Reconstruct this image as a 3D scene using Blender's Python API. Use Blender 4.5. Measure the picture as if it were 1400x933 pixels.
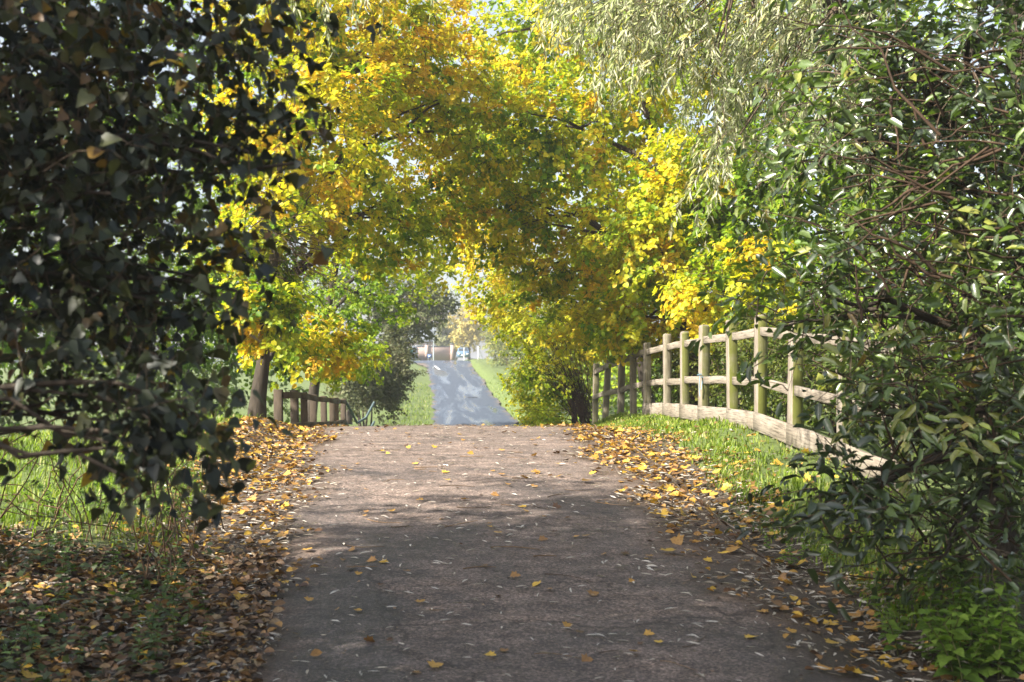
import bpy, math
import numpy as np
from mathutils import Matrix, Vector

rng = np.random.default_rng(11)
scene = bpy.context.scene
for o in list(bpy.data.objects):
    bpy.data.objects.remove(o)

# ------------------------------------------------------------------ camera
EYE, FPX, VU, VV = 1.55, 1700.0, 590.0, 515.0
cam_d = bpy.data.cameras.new('camera')
cam = bpy.data.objects.new('camera', cam_d)
scene.collection.objects.link(cam)
scene.camera = cam
cam.location = (0, 0, EYE)
cam.rotation_euler = (math.radians(90), 0, 0)
cam_d.sensor_width = 36
cam_d.lens = FPX / 1400 * 36
cam_d.shift_x = (700 - VU) / 1400
cam_d.shift_y = (VV - 466.5) / 1400
cam_d.clip_start = 0.05
cam_d.clip_end = 6000
cam_d.dof.use_dof = True
cam_d.dof.focus_distance = 12.5
cam_d.dof.aperture_fstop = 3.6

# ------------------------------------------------------------------ sky, sun, exposure
SUN_EL, SUN_AZ = 38.0, 114.0          # azimuth measured to the left of the view direction (+Y)
world = bpy.data.worlds.new('World')
scene.world = world
world.use_nodes = True
wn, wl = world.node_tree.nodes, world.node_tree.links
bg = wn['Background']
sky = wn.new('ShaderNodeTexSky')
sky.sky_type = 'NISHITA'
sky.sun_disc = False
sky.sun_elevation = math.radians(SUN_EL)
sky.sun_rotation = math.radians(-SUN_AZ)
sky.dust_density = 3.0
sky.air_density = 1.0
hsv = wn.new('ShaderNodeHueSaturation')
hsv.inputs['Saturation'].default_value = 0.55
wl.new(sky.outputs[0], hsv.inputs['Color'])
wl.new(hsv.outputs[0], bg.inputs['Color'])
bg.inputs['Strength'].default_value = 0.095
a, e = math.radians(SUN_AZ), math.radians(SUN_EL)
SUN = Vector((-math.sin(a) * math.cos(e), math.cos(a) * math.cos(e), math.sin(e)))
sun_d = bpy.data.lights.new('sun', 'SUN')
sun_d.energy = 5.0
sun_d.angle = math.radians(0.53)
sun_d.color = (1.0, 0.93, 0.82)
sun = bpy.data.objects.new('sun', sun_d)
scene.collection.objects.link(sun)
sun.rotation_euler = SUN.to_track_quat('Z', 'Y').to_euler()
sun.location = (-20, 10, 30)
vs = scene.view_settings
vs.view_transform = 'Standard'
vs.look = 'None'
vs.gamma = 1.0
vs.use_curve_mapping = False
vs.exposure = 1.68
scene.cycles.max_bounces = 7
scene.cycles.transmission_bounces = 5
scene.cycles.diffuse_bounces = 3
scene.cycles.glossy_bounces = 2
scene.cycles.caustics_reflective = False
scene.cycles.caustics_refractive = False

# ------------------------------------------------------------------ helpers
UP = np.array([0, 0, 1.0])


def P(u, v, Y):
    """photo pixel + distance along the lane -> point"""
    return np.array([(u - VU) / FPX * Y, Y, EYE - (v - VV) / FPX * Y])


def pix(p):
    p = np.atleast_2d(p)
    y = np.maximum(p[:, 1], 0.05)
    return VU + p[:, 0] / y * FPX, VV - (p[:, 2] - EYE) / y * FPX


def nrm(v):
    return v / np.maximum(np.linalg.norm(v, axis=-1, keepdims=True), 1e-9)


def rnd(n, k=3):
    return rng.normal(size=(n, k))


def smooth(t):
    t = np.clip(t, 0, 1)
    return t * t * (3 - 2 * t)


def wav(x, y, s=1.0, ph=0.0):
    """cheap smooth pseudo noise, about -1..1"""
    return (np.sin(1.7 * x / s + 1.3 * y / s + ph) + np.sin(-1.1 * x / s + 2.3 * y / s + 1.7 * ph + 1) +
            np.sin(2.9 * x / s - .7 * y / s + 2.1 * ph + 2)) / 3


def tag(o, label=None, cat=None, group=None, kind=None):
    for k, v in (('label', label), ('category', cat), ('group', group), ('kind', kind)):
        if v:
            o[k] = v
    return o


def link(o, parent=None):
    scene.collection.objects.link(o)
    if parent is not None:
        o.parent = parent
    return o


def empty(name, loc, label, cat, group=None):
    o = bpy.data.objects.new(name, None)
    o.empty_display_size = 0.1
    o.location = loc
    link(o)
    return tag(o, label, cat, group)


class Geo:
    """collects vertices/faces; build() makes ONE mesh object"""
    def __init__(s):
        s.V, s.L, s.S, s.C, s.n = [], [], [], [], 0

    def add(s, V, F, col=(1, 1, 1)):
        """V (n,3); F list of index tuples"""
        s.V.append(np.asarray(V, float))
        for f in F:
            s.L.append(np.asarray(f) + s.n)
            s.S.append(np.array([len(f)]))
        s.C.append(np.tile(np.asarray(col, float), (len(F), 1)))
        s.n += len(V)

    def addq(s, V, F, col):
        """V (n,3), F (m,k) same size faces, col (m,3) or (3,)"""
        V = np.asarray(V, float); F = np.asarray(F)
        s.V.append(V)
        s.L.append((F + s.n).ravel())
        s.S.append(np.full(len(F), F.shape[1]))
        col = np.asarray(col, float)
        s.C.append(np.tile(col, (len(F), 1)) if col.ndim == 1 else col)
        s.n += len(V)

    def mesh(s, name, mat, base=(0, 0, 0), smooth_shade=False):
        V = np.concatenate(s.V) - np.asarray(base, float)
        L = np.concatenate(s.L); S = np.concatenate(s.S); C = np.concatenate(s.C)
        me = bpy.data.meshes.new(name)
        me.vertices.add(len(V)); me.loops.add(len(L)); me.polygons.add(len(S))
        me.vertices.foreach_set('co', V.astype(np.float32).ravel())
        me.loops.foreach_set('vertex_index', L.astype(np.int32))
        me.polygons.foreach_set('loop_start', (np.cumsum(S) - S).astype(np.int32))
        at = me.attributes.new('col', 'FLOAT_COLOR', 'FACE')
        at.data.foreach_set('color', np.c_[C, np.ones(len(C))].astype(np.float32).ravel())
        me.update(calc_edges=True)
        me.validate()
        if smooth_shade:
            me.polygons.foreach_set('use_smooth', np.ones(len(S), bool))
        me.materials.append(mat)
        return me

    def build(s, name, mat, parent=None, base=(0, 0, 0), smooth_shade=False):
        o = bpy.data.objects.new(name, s.mesh(name, mat, base, smooth_shade))
        if parent is None:
            o.location = base
        return link(o, parent)


def tube(g, pts, rad, sides=5, col=(1, 1, 1), cap=True):
    pts = np.asarray(pts, float); k = len(pts)
    rad = np.broadcast_to(np.asarray(rad, float), (k,))
    t = nrm(np.gradient(pts, axis=0))
    ref = np.array([0.31, 0.87, 0.38]) if abs(t[0, 2]) > .8 else UP
    a_ = nrm(np.cross(t, ref)); b_ = np.cross(t, a_)
    ang = np.arange(sides) * 2 * np.pi / sides
    V = pts[:, None] + rad[:, None, None] * (np.cos(ang)[None, :, None] * a_[:, None] + np.sin(ang)[None, :, None] * b_[:, None])
    i = np.arange(k - 1)[:, None] * sides; j = np.arange(sides)[None]; j2 = (j + 1) % sides
    F = np.stack([i + j, i + j2, i + sides + j2, i + sides + j], -1).reshape(-1, 4)
    g.addq(V.reshape(-1, 3), F, col)
    if cap:
        g.add(V[-1], [tuple(range(sides))], col)
        g.add(V[0], [tuple(range(sides))[::-1]], col)


def box(g, c, sx, sy, sz, col=(1, 1, 1), ax=None, bev=0.0):
    """box centred at c; ax = 3x3 rows of axes; chamfered long edges when bev"""
    ax = np.eye(3) if ax is None else ax
    hx, hy, hz = sx / 2, sy / 2, sz / 2
    b = bev
    prof = [(-hy + b, -hz), (hy - b, -hz), (hy, -hz + b), (hy, hz - b), (hy - b, hz), (-hy + b, hz), (-hy, hz - b), (-hy, -hz + b)] if b else \
           [(-hy, -hz), (hy, -hz), (hy, hz), (-hy, hz)]
    n = len(prof)
    V = np.array([(x, y, z) for x in (-hx, hx) for (y, z) in prof]) @ ax + np.asarray(c)
    F = [(j, (j + 1) % n, n + (j + 1) % n, n + j)[::-1] for j in range(n)]
    F += [tuple(range(n)), tuple(range(2 * n - 1, n - 1, -1))]
    g.add(V, F, col)


# ------------------------------------------------------------------ materials
def new_mat(name):
    m = bpy.data.materials.new(name)
    m.use_nodes = True
    return m, m.node_tree.nodes, m.node_tree.links, m.node_tree.nodes['Principled BSDF']


def ramp(n, stops):
    r = n.new('ShaderNodeValToRGB')
    el = r.color_ramp.elements
    while len(el) < len(stops):
        el.new(0.5)
    for x, (p, c) in zip(el, stops):
        x.position = p
        x.color = (*c, 1)
    return r


def noise(n, l, scale, detail=5, rough=.6, vec=None, dist=0.0):
    t = n.new('ShaderNodeTexNoise')
    t.inputs['Scale'].default_value = scale
    t.inputs['Detail'].default_value = detail
    t.inputs['Roughness'].default_value = rough
    t.inputs['Distortion'].default_value = dist
    if vec is not None:
        l.new(vec, t.inputs['Vector'])
    return t


def mixrgb(n, l, fac, a_, b_, mode='MIX'):
    m = n.new('ShaderNodeMix')
    m.data_type = 'RGBA'
    m.blend_type = mode
    for sock, v in ((m.inputs[0], fac), (m.inputs[6], a_), (m.inputs[7], b_)):
        if isinstance(v, (int, float)):
            sock.default_value = v
        elif isinstance(v, tuple):
            sock.default_value = (*v, 1)
        else:
            l.new(v, sock)
    return m.outputs[2]


def bump(n, l, bsdf, h, strength, dist=0.02):
    b = n.new('ShaderNodeBump')
    b.inputs['Strength'].default_value = strength
    b.inputs['Distance'].default_value = dist
    l.new(h, b.inputs['Height'])
    l.new(b.outputs[0], bsdf.inputs['Normal'])


def leaf_mat(name, trans=.4, rough=.45, spec=.4, tgain=(1.25, 1.2, .7)):
    m, n, l, b = new_mat(name)
    at = n.new('ShaderNodeAttribute'); at.attribute_name = 'col'
    geo = n.new('ShaderNodeNewGeometry')
    nz = noise(n, l, 60, 3, .6, geo.outputs['Position'])
    r = ramp(n, [(.3, (.72, .72, .72)), (.7, (1.2, 1.2, 1.2))])
    l.new(nz.outputs['Fac'], r.inputs[0])
    c = mixrgb(n, l, 1.0, at.outputs['Color'], r.outputs[0], 'MULTIPLY')
    l.new(c, b.inputs['Base Color'])
    b.inputs['Roughness'].default_value = rough
    b.inputs['Specular IOR Level'].default_value = spec
    if trans > 0:
        tr = n.new('ShaderNodeBsdfTranslucent')
        l.new(mixrgb(n, l, 1.0, c, tgain, 'MULTIPLY'), tr.inputs['Color'])
        ms = n.new('ShaderNodeMixShader')
        ms.inputs[0].default_value = trans
        l.new(b.outputs[0], ms.inputs[1]); l.new(tr.outputs[0], ms.inputs[2])
        l.new(ms.outputs[0], n['Material Output'].inputs['Surface'])
    return m


def solid_mat(name, c1, c2, scale=8, rough=.8, bmp=.4, stretch=None, spec=.3, metal=0.0):
    m, n, l, b = new_mat(name)
    tc = n.new('ShaderNodeTexCoord')
    vec = tc.outputs['Object']
    if stretch:
        mp = n.new('ShaderNodeMapping')
        mp.inputs['Scale'].default_value = stretch
        l.new(vec, mp.inputs[0]); vec = mp.outputs[0]
    nz = noise(n, l, scale, 6, .65, vec)
    r = ramp(n, [(.3, c1), (.7, c2)])
    l.new(nz.outputs['Fac'], r.inputs[0])
    at = n.new('ShaderNodeAttribute'); at.attribute_name = 'col'
    l.new(mixrgb(n, l, 1.0, r.outputs[0], at.outputs['Color'], 'MULTIPLY'), b.inputs['Base Color'])
    b.inputs['Roughness'].default_value = rough
    b.inputs['Specular IOR Level'].default_value = spec
    b.inputs['Metallic'].default_value = metal
    if bmp:
        nz2 = noise(n, l, scale * 3, 6, .7, vec)
        bump(n, l, b, nz2.outputs['Fac'], bmp, .02)
    return m


M_leaf = leaf_mat('autumn_leaf', .52, .5, .35, (1.3, 1.3, .8))
M_willow = leaf_mat('willow_leaf', .45, .45, .4, (1.1, 1.2, .7))
M_glossy = leaf_mat('glossy_evergreen_leaf', .22, .30, .9, (1.5, 1.8, .5))
M_ivy = leaf_mat('ivy_leaf', .16, .46, .4, (1.4, 1.6, .5))
M_herb = leaf_mat('herb_leaf', .4, .5, .3, (1.2, 1.5, .5))
M_grass = leaf_mat('grass_blade', .4, .5, .3, (1.2, 1.4, .5))
M_dead = leaf_mat('fallen_leaf', .12, .5, .4)
M_far = leaf_mat('far_leaf', .35, .6, .2)
M_bark = solid_mat('bark', (.022, .017, .012), (.07, .055, .04), 9, .9, .8, (1, 1, .25))
M_twig = solid_mat('twig', (.05, .035, .022), (.12, .085, .055), 30, .85, .2)


def wood_mat():
    """weathered oak: pale silvery grain with green algae growing on it"""
    m, n, l, b = new_mat('weathered_oak')
    tc = n.new('ShaderNodeTexCoord')
    geo = n.new('ShaderNodeNewGeometry')
    oi = n.new('ShaderNodeObjectInfo')
    add = n.new('ShaderNodeVectorMath'); add.operation = 'ADD'
    mul = n.new('ShaderNodeVectorMath'); mul.operation = 'SCALE'
    l.new(oi.outputs['Location'], mul.inputs[0]); mul.inputs['Scale'].default_value = 3.7
    l.new(tc.outputs['Object'], add.inputs[0]); l.new(mul.outputs[0], add.inputs[1])
    at = n.new('ShaderNodeAttribute'); at.attribute_name = 'col'
    sep = n.new('ShaderNodeSeparateColor'); l.new(at.outputs['Color'], sep.inputs[0])
    mp = n.new('ShaderNodeMapping'); l.new(add.outputs[0], mp.inputs[0])
    mp.inputs['Scale'].default_value = (14, 14, 14)
    # grain runs along the piece: posts carry red=1 (vertical), rails red=0 (along Y)
    mpv = n.new('ShaderNodeMapping'); l.new(add.outputs[0], mpv.inputs[0]); mpv.inputs['Scale'].default_value = (60, 60, 3)
    mph = n.new('ShaderNodeMapping'); l.new(add.outputs[0], mph.inputs[0]); mph.inputs['Scale'].default_value = (60, 3, 60)
    gv = noise(n, l, 1, 6, .7, mpv.outputs[0]); gh = noise(n, l, 1, 6, .7, mph.outputs[0])
    g = mixrgb(n, l, sep.outputs[0], gh.outputs['Fac'], gv.outputs['Fac'])
    r = ramp(n, [(.34, (.07, .058, .045)), (.47, (.21, .18, .145)), (.75, (.34, .30, .245))])
    l.new(g, r.inputs[0])
    pn = noise(n, l, 3.0, 5, .7, add.outputs[0])
    # algae sits on the faces turned to the shady end of the lane (green channel = amount)
    sn = n.new('ShaderNodeSeparateXYZ'); l.new(geo.outputs['Normal'], sn.inputs[0])
    mr = n.new('ShaderNodeMapRange'); l.new(sn.outputs['Y'], mr.inputs[0])
    mr.inputs[1].default_value = -.4; mr.inputs[2].default_value = -.9
    pr = ramp(n, [(.25, (.25, .25, .25)), (.5, (1, 1, 1))]); l.new(pn.outputs['Fac'], pr.inputs[0])
    mm = n.new('ShaderNodeMath'); mm.operation = 'MULTIPLY'; l.new(mr.outputs[0], mm.inputs[0]); l.new(pr.outputs[0], mm.inputs[1])
    m2 = n.new('ShaderNodeMath'); m2.operation = 'MULTIPLY'; l.new(mm.outputs[0], m2.inputs[0]); l.new(sep.outputs[1], m2.inputs[1])
    c = mixrgb(n, l, m2.outputs[0], r.outputs[0], (.12, .13, .025))
    st = noise(n, l, 1.6, 6, .7, add.outputs[0])
    sr = ramp(n, [(.35, (.72, .70, .66)), (.6, (1, 1, 1))]); l.new(st.outputs['Fac'], sr.inputs[0])
    l.new(mixrgb(n, l, 1.0, c, sr.outputs[0], 'MULTIPLY'), b.inputs['Base Color'])
    b.inputs['Roughness'].default_value = .8
    b.inputs['Specular IOR Level'].default_value = .25
    bump(n, l, b, g, .5, .006)
    return m


M_wood = wood_mat()


def path_mat():
    m, n, l, b = new_mat('worn_tarmac')
    geo = n.new('ShaderNodeNewGeometry'); pos = geo.outputs['Position']
    big = noise(n, l, .55, 5, .6, pos, .6)
    mp = n.new('ShaderNodeMapping'); l.new(pos, mp.inputs[0]); mp.inputs['Scale'].default_value = (1.2, 3.2, 1)
    mid = noise(n, l, 1.6, 7, .7, mp.outputs[0], .4)
    fine = noise(n, l, 55, 8, .8, pos)
    vor = n.new('ShaderNodeTexVoronoi'); vor.inputs['Scale'].default_value = 140; l.new(pos, vor.inputs['Vector'])
    r = ramp(n, [(.32, (.095, .077, .068)), (.52, (.175, .134, .112)), (.72, (.265, .197, .162))])
    l.new(mid.outputs['Fac'], r.inputs[0])
    fr = ramp(n, [(.36, (.3, .3, .3)), (.5, (.95, .95, .95)), (.66, (1.7, 1.65, 1.6))]); l.new(fine.outputs['Fac'], fr.inputs[0])
    c = mixrgb(n, l, 1.0, r.outputs[0], fr.outputs[0], 'MULTIPLY')
    st = n.new('ShaderNodeTexVoronoi'); st.inputs['Scale'].default_value = 85; l.new(pos, st.inputs['Vector'])
    sg = n.new('ShaderNodeSeparateColor'); l.new(st.outputs['Color'], sg.inputs[0])
    sr_ = ramp(n, [(.1, (.55, .55, .55)), (.6, (1, 1, 1)), (.95, (1.9, 1.85, 1.8))]); l.new(sg.outputs[0], sr_.inputs[0])
    c = mixrgb(n, l, .8, c, mixrgb(n, l, 1.0, c, sr_.outputs[0], 'MULTIPLY'))
    pt = noise(n, l, 7, 6, .7, pos)
    ptr = ramp(n, [(.35, (.55, .52, .5)), (.6, (1.15, 1.15, 1.15))]); l.new(pt.outputs['Fac'], ptr.inputs[0])
    c = mixrgb(n, l, .8, c, mixrgb(n, l, 1.0, c, ptr.outputs[0], 'MULTIPLY'))
    at = n.new('ShaderNodeAttribute'); at.attribute_name = 'col'
    dirtc = ramp(n, [(.35, (.035, .024, .017)), (.65, (.15, .10, .065))]); l.new(fine.outputs['Fac'], dirtc.inputs[0])
    c = mixrgb(n, l, at.outputs['Fac'], c, dirtc.outputs[0])
    # fine cracks
    cm = n.new('ShaderNodeMapping'); l.new(pos, cm.inputs[0]); cm.inputs['Scale'].default_value = (.45, .8, 1)
    wob = noise(n, l, 2.5, 5, .6, pos)
    va = n.new('ShaderNodeVectorMath'); va.operation = 'MULTIPLY_ADD'
    l.new(wob.outputs['Color'], va.inputs[0]); va.inputs[1].default_value = (.5, .5, 0); l.new(cm.outputs[0], va.inputs[2])
    cr = n.new('ShaderNodeTexVoronoi'); cr.feature = 'DISTANCE_TO_EDGE'; cr.inputs['Scale'].default_value = 1.1; l.new(va.outputs[0], cr.inputs['Vector'])
    crr = ramp(n, [(.004, (.35, .33, .32)), (.012, (1, 1, 1))]); l.new(cr.outputs['Distance'], crr.inputs[0])
    c = mixrgb(n, l, .8, c, mixrgb(n, l, 1.0, c, crr.outputs[0], 'MULTIPLY'))
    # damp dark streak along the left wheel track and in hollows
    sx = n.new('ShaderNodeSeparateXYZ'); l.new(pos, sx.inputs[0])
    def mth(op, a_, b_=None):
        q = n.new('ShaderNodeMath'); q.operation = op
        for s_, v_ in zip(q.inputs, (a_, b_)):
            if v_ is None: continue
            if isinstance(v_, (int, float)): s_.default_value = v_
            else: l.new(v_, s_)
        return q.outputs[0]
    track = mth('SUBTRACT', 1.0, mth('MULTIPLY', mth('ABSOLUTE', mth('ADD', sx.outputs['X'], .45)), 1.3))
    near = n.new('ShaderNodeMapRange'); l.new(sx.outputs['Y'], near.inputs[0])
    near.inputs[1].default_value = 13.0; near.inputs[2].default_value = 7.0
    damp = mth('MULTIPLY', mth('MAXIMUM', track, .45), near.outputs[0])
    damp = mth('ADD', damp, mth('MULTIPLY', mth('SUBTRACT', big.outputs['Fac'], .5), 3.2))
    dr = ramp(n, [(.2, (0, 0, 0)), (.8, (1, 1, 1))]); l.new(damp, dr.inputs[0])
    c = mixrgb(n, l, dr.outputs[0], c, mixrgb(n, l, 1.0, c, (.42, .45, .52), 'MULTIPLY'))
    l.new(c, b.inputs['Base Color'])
    rr = n.new('ShaderNodeMapRange'); l.new(dr.outputs[0], rr.inputs[0])
    rr.inputs[3].default_value = .88; rr.inputs[4].default_value = .58
    l.new(rr.outputs[0], b.inputs['Roughness'])
    h = mth('ADD', mth('MULTIPLY', vor.outputs['Distance'], .5), mth('ADD', fine.outputs['Fac'], mth('MULTIPLY', mid.outputs['Fac'], 1.2)))
    bump(n, l, b, h, .55, .02)
    return m


def road_mat():
    m, n, l, b = new_mat('wet_asphalt')
    geo = n.new('ShaderNodeNewGeometry'); pos = geo.outputs['Position']
    mp = n.new('ShaderNodeMapping'); l.new(pos, mp.inputs[0]); mp.inputs['Scale'].default_value = (1.3, .09, 1)
    wet = noise(n, l, .8, 3, .5, mp.outputs[0], .5)
    fine = noise(n, l, 20, 4, .7, pos)
    r = ramp(n, [(.3, (.028, .04, .06)), (.7, (.06, .075, .10))]); l.new(fine.outputs['Fac'], r.inputs[0])  # blue of the reflected sky put into the asphalt's base colour
    wr = ramp(n, [(.44, (.6, .6, .6)), (.6, (.14, .14, .14))]); l.new(wet.outputs['Fac'], wr.inputs[0])
    at = n.new('ShaderNodeAttribute'); at.attribute_name = 'col'
    l.new(mixrgb(n, l, at.outputs['Fac'], r.outputs[0], (.13, .10, .07)), b.inputs['Base Color'])
    l.new(mixrgb(n, l, at.outputs['Fac'], wr.outputs[0], (.8, .8, .8)), b.inputs['Roughness'])
    bump(n, l, b, fine.outputs['Fac'], .08, .02)
    return m


def ground_mat():
    m, n, l, b = new_mat('earth_and_turf')
    geo = n.new('ShaderNodeNewGeometry'); pos = geo.outputs['Position']
    at = n.new('ShaderNodeAttribute'); at.attribute_name = 'col'
    nz = noise(n, l, 3, 8, .7, pos); fine = noise(n, l, 40, 5, .7, pos)
    soil = ramp(n, [(.3, (.03, .022, .015)), (.7, (.10, .075, .05))]); l.new(fine.outputs['Fac'], soil.inputs[0])
    turf = ramp(n, [(.3, (.05, .075, .015)), (.7, (.12, .165, .03))]); l.new(nz.outputs['Fac'], turf.inputs[0])
    sep = n.new('ShaderNodeSeparateColor'); l.new(at.outputs['Color'], sep.inputs[0])
    l.new(mixrgb(n, l, sep.outputs[0], soil.outputs[0], turf.outputs[0]), b.inputs['Base Color'])
    b.inputs['Roughness'].default_value = .95
    bump(n, l, b, fine.outputs['Fac'], .8, .04)
    return m


# ------------------------------------------------------------------ terrain
def tab(pts):
    xs, ys = np.array(pts, float).T
    # smooth the table so that the hump has no kinks
    t = np.arange(-30, 300, .25)
    v = np.interp(t, xs, ys)
    k = np.hanning(13); k /= k.sum()
    v = np.convolve(np.pad(v, 6, mode='edge'), k, 'valid')
    return lambda Y: np.interp(Y, t, v)


hp = tab([(-30, 2.0), (0, 1.63), (3, 1.6), (6, 1.43), (9, 1.13), (12, .86), (14, .745), (16, .69), (17.5, .71), (19, .80), (22, 1.06),
          (26, 1.5), (32, 2.2), (40, 2.75), (50, 3.05), (60, 3.0), (68, 2.8), (98, 1.56), (116, 0), (137, -1.2), (150, -2.0), (165, -2.3), (299, -2.4)])
hr = tab([(-30, 1.9), (0, 1.5), (6, 1.25), (8, 1.05), (9.87, .86), (11.8, .74), (13.4, .60), (18.6, .62), (20, .65), (22, .73), (23.4, .83), (26, .98),
          (32, 1.6), (40, 2.3), (50, 2.6), (68, 2.2), (98, 1.0), (116, -.4), (137, -1.6), (150, -2.1), (165, -2.3), (299, -2.4)])
hl = tab([(-30, 2.0), (0, 1.58), (6, 1.38), (8, 1.16), (10, .95), (14, .66), (16, .56), (17.5, .66), (20.5, 1.25), (26, 1.6), (37, 2.0), (50, 2.7),
          (68, 2.6), (98, 1.45), (116, 0), (137, -1.2), (150, -2.0), (165, -2.3), (299, -2.4)])
cx = tab([(-30, .8), (0, .5), (6, .32), (16, .3), (22, .45), (30, 1.1), (40, 1.8), (50, 2.25), (68, 2.5), (98, 2.5), (116, 2.15), (137, 1.8), (299, 1.5)])
hw = tab([(-30, 1.9), (20, 1.9), (30, 2.0), (40, 2.3), (68, 2.5), (299, 2.5)])


def ground_z(x, Y, lane=True):
    x = np.asarray(x, float); Y = np.asarray(Y, float)
    c, w = cx(Y), hw(Y)
    tr = smooth((x - (c + w - .15)) / np.maximum(3.5 - (c + w - .15), .9))
    tl = smooth(((c - w + .15) - x) / np.maximum((c - w + .15) + 2.5, .9))
    h = hp(Y) + (hr(Y) - hp(Y)) * tr + (hl(Y) - hp(Y)) * tl
    nearb = 1 - smooth((Y - 28) / 15)
    h = h + nearb * (.9 * smooth((x - 4.0) / 4) + .45 * smooth((-3.2 - x) / 4))
    rough = np.clip(tr + tl, 0, 1)
    h = h - rough * (.035 * wav(x, Y, .45) + .05 * wav(x, Y, 1.4, 2)) * np.where(Y < 40, 1, 2)
    z = EYE - h
    if lane:
        z = z - np.where(Y > 25, .15, .045) * (1 - np.clip(tr + tl, 0, 1))
    return z


def path_z(x, Y):
    c = cx(Y)
    return EYE - hp(Y) + .03 * (1 - ((x - c) / 1.9) ** 2).clip(-.6, 1) + .006 * wav(x, Y, .3, 1) + .008 * wav(x, Y, .9, 3)


def surf_z(x, Y):
    on = np.abs(np.asarray(x) - cx(Y)) < hw(Y) - .02
    return np.where(on, np.maximum(path_z(np.asarray(x, float), np.asarray(Y, float)), ground_z(x, Y)), ground_z(x, Y))


def grid(name, xs, ys, zf, mat, colf=None, xoff=None):
    X, Y = np.meshgrid(xs, ys)
    if xoff is not None:
        X = xoff(X, Y)
    Z = zf(X, Y)
    V = np.stack([X, Y, Z], -1).reshape(-1, 3)
    nx = len(xs)
    i = np.arange(len(ys) - 1)[:, None] * nx; j = np.arange(nx - 1)[None]
    F = np.stack([i + j, i + j + 1, i + nx + j + 1, i + nx + j], -1).reshape(-1, 4)
    g = Geo()
    ctr = V[F].mean(1)
    g.addq(V, F, colf(ctr) if colf else (1, 1, 1))
    return g.build(name, mat, smooth_shade=True)


# litter band edges (where the clean tarmac stops / the grass starts)
xl_clean = tab([(-30, -.7), (6, -.72), (9, -.9), (14, -1.15), (17, -1.45), (299, -1.6)])
xr_clean = tab([(-30, 1.9), (6, 1.8), (8, 1.72), (10, 1.55), (14, 1.55), (17, 1.8), (299, 2.2)])
xl_out = tab([(-30, -1.5), (6, -1.5), (8.8, -1.62), (9.9, -1.8), (15, -2.25), (299, -2.5)])
xr_out = tab([(-30, 2.8), (6, 2.65), (7, 2.45), (8.7, 2.35), (11.5, 2.5), (15, 2.6), (17, 2.3), (299, 2.6)])


def turf_amt(c):
    x, Y = c[:, 0], c[:, 1]
    e_ = .25 * wav(x, Y, .5)
    r = smooth((x - xr_out(Y) + e_) / .3) * np.where((Y < 7.2) & (x < 4), .3, 1)
    l_ = smooth((xl_out(Y) - x + e_) / .4) * smooth((Y - 8.2 + e_) / .8)
    t = np.where(Y < 30, np.maximum(r, l_), 1)
    return np.stack([t, t, t], -1)


ys = np.concatenate([np.arange(-14, 32, .2), np.arange(32, 80, .8), np.arange(80, 200, 3), np.geomspace(200, 2600, 14)])
xs = np.concatenate([-np.geomspace(1800, 13, 14), np.arange(-12, -4, .5), np.arange(-4, 5, .16), np.arange(5, 12, .5), np.geomspace(13, 1800, 14)])
ground = tag(grid('ground', xs, ys, ground_z, ground_mat(), turf_amt), kind='structure')
ysr = np.concatenate([np.arange(-10, 24, .12)])
t_ = np.linspace(-1, 1, 44)
def dirt(c):
    x, Y = c[:, 0], c[:, 1]
    w_ = .2 * wav(x, Y, .5, 1) + .1 * wav(x, Y, .17, 4)
    d = np.maximum(smooth((xl_clean(Y) - x + w_) / .5 + .5), smooth((x - xr_clean(Y) + w_) / .5 + .5))
    return np.stack([d, d, d], -1)


lane = tag(grid('lane', t_, ysr, path_z, path_mat(), dirt,
                xoff=lambda T, Y: cx(Y) + T * (hw(Y) + .05 * wav(T * 0 + np.sign(T) * 5, Y, .35))), kind='structure')
def road_dirt(c):
    x, Y = c[:, 0], c[:, 1]
    d = smooth((np.abs(x - cx(Y)) - hw(Y) + .4 + .4 * wav(x, Y, 1.1) + .25 * wav(x, Y, .4)) / .6)
    return np.stack([d, d, d], -1)


ysr = np.concatenate([np.arange(23.8, 60, .5), np.arange(60, 142.1, 1.0)])
road = tag(grid('road', np.linspace(-1, 1, 30), ysr, lambda X, Y: EYE - hp(Y) + .02 + 0 * X, road_mat(), road_dirt,
                xoff=lambda T, Y: cx(Y) + T * (hw(Y) - .1 + .22 * wav(T * 0 + np.sign(T) * 5, Y, 2.) + .12 * wav(T * 0 + np.sign(T) * 3, Y, .6) + 1.2 * smooth((Y - 130) / 12) ** 2)), kind='structure')
cross = tag(grid('cross_road', np.linspace(-60, 60, 60), np.linspace(141.8, 148, 6), lambda X, Y: EYE - hp(Y) + .03 + 0 * X, road.data.materials[0], lambda c: c * 0), kind='structure')


# ------------------------------------------------------------------ leaf shapes (x along, y across, z up)
def fold(rows, lift, droop):
    """leaf from half-width rows [(x, w)], folded along the midrib; returns verts, quads/tris"""
    V, F = [], []
    mid = []
    for x, w in rows:
        z = -droop * x * x
        mid.append(len(V)); V.append((x, 0, z))
        if w > 0:
            V.append((x, w, z + lift * w)); V.append((x, -w, z + lift * w))
    for a_, b_ in zip(range(len(rows) - 1), range(1, len(rows))):
        i, j = mid[a_], mid[b_]
        wa, wb = rows[a_][1] > 0, rows[b_][1] > 0
        for s in (1, 2):
            f = [i] + ([i + s] if wa else []) + ([j + s] if wb else []) + [j]
            F.append(tuple(f if s == 2 else f[::-1]))
    return np.array(V, float), F


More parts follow.
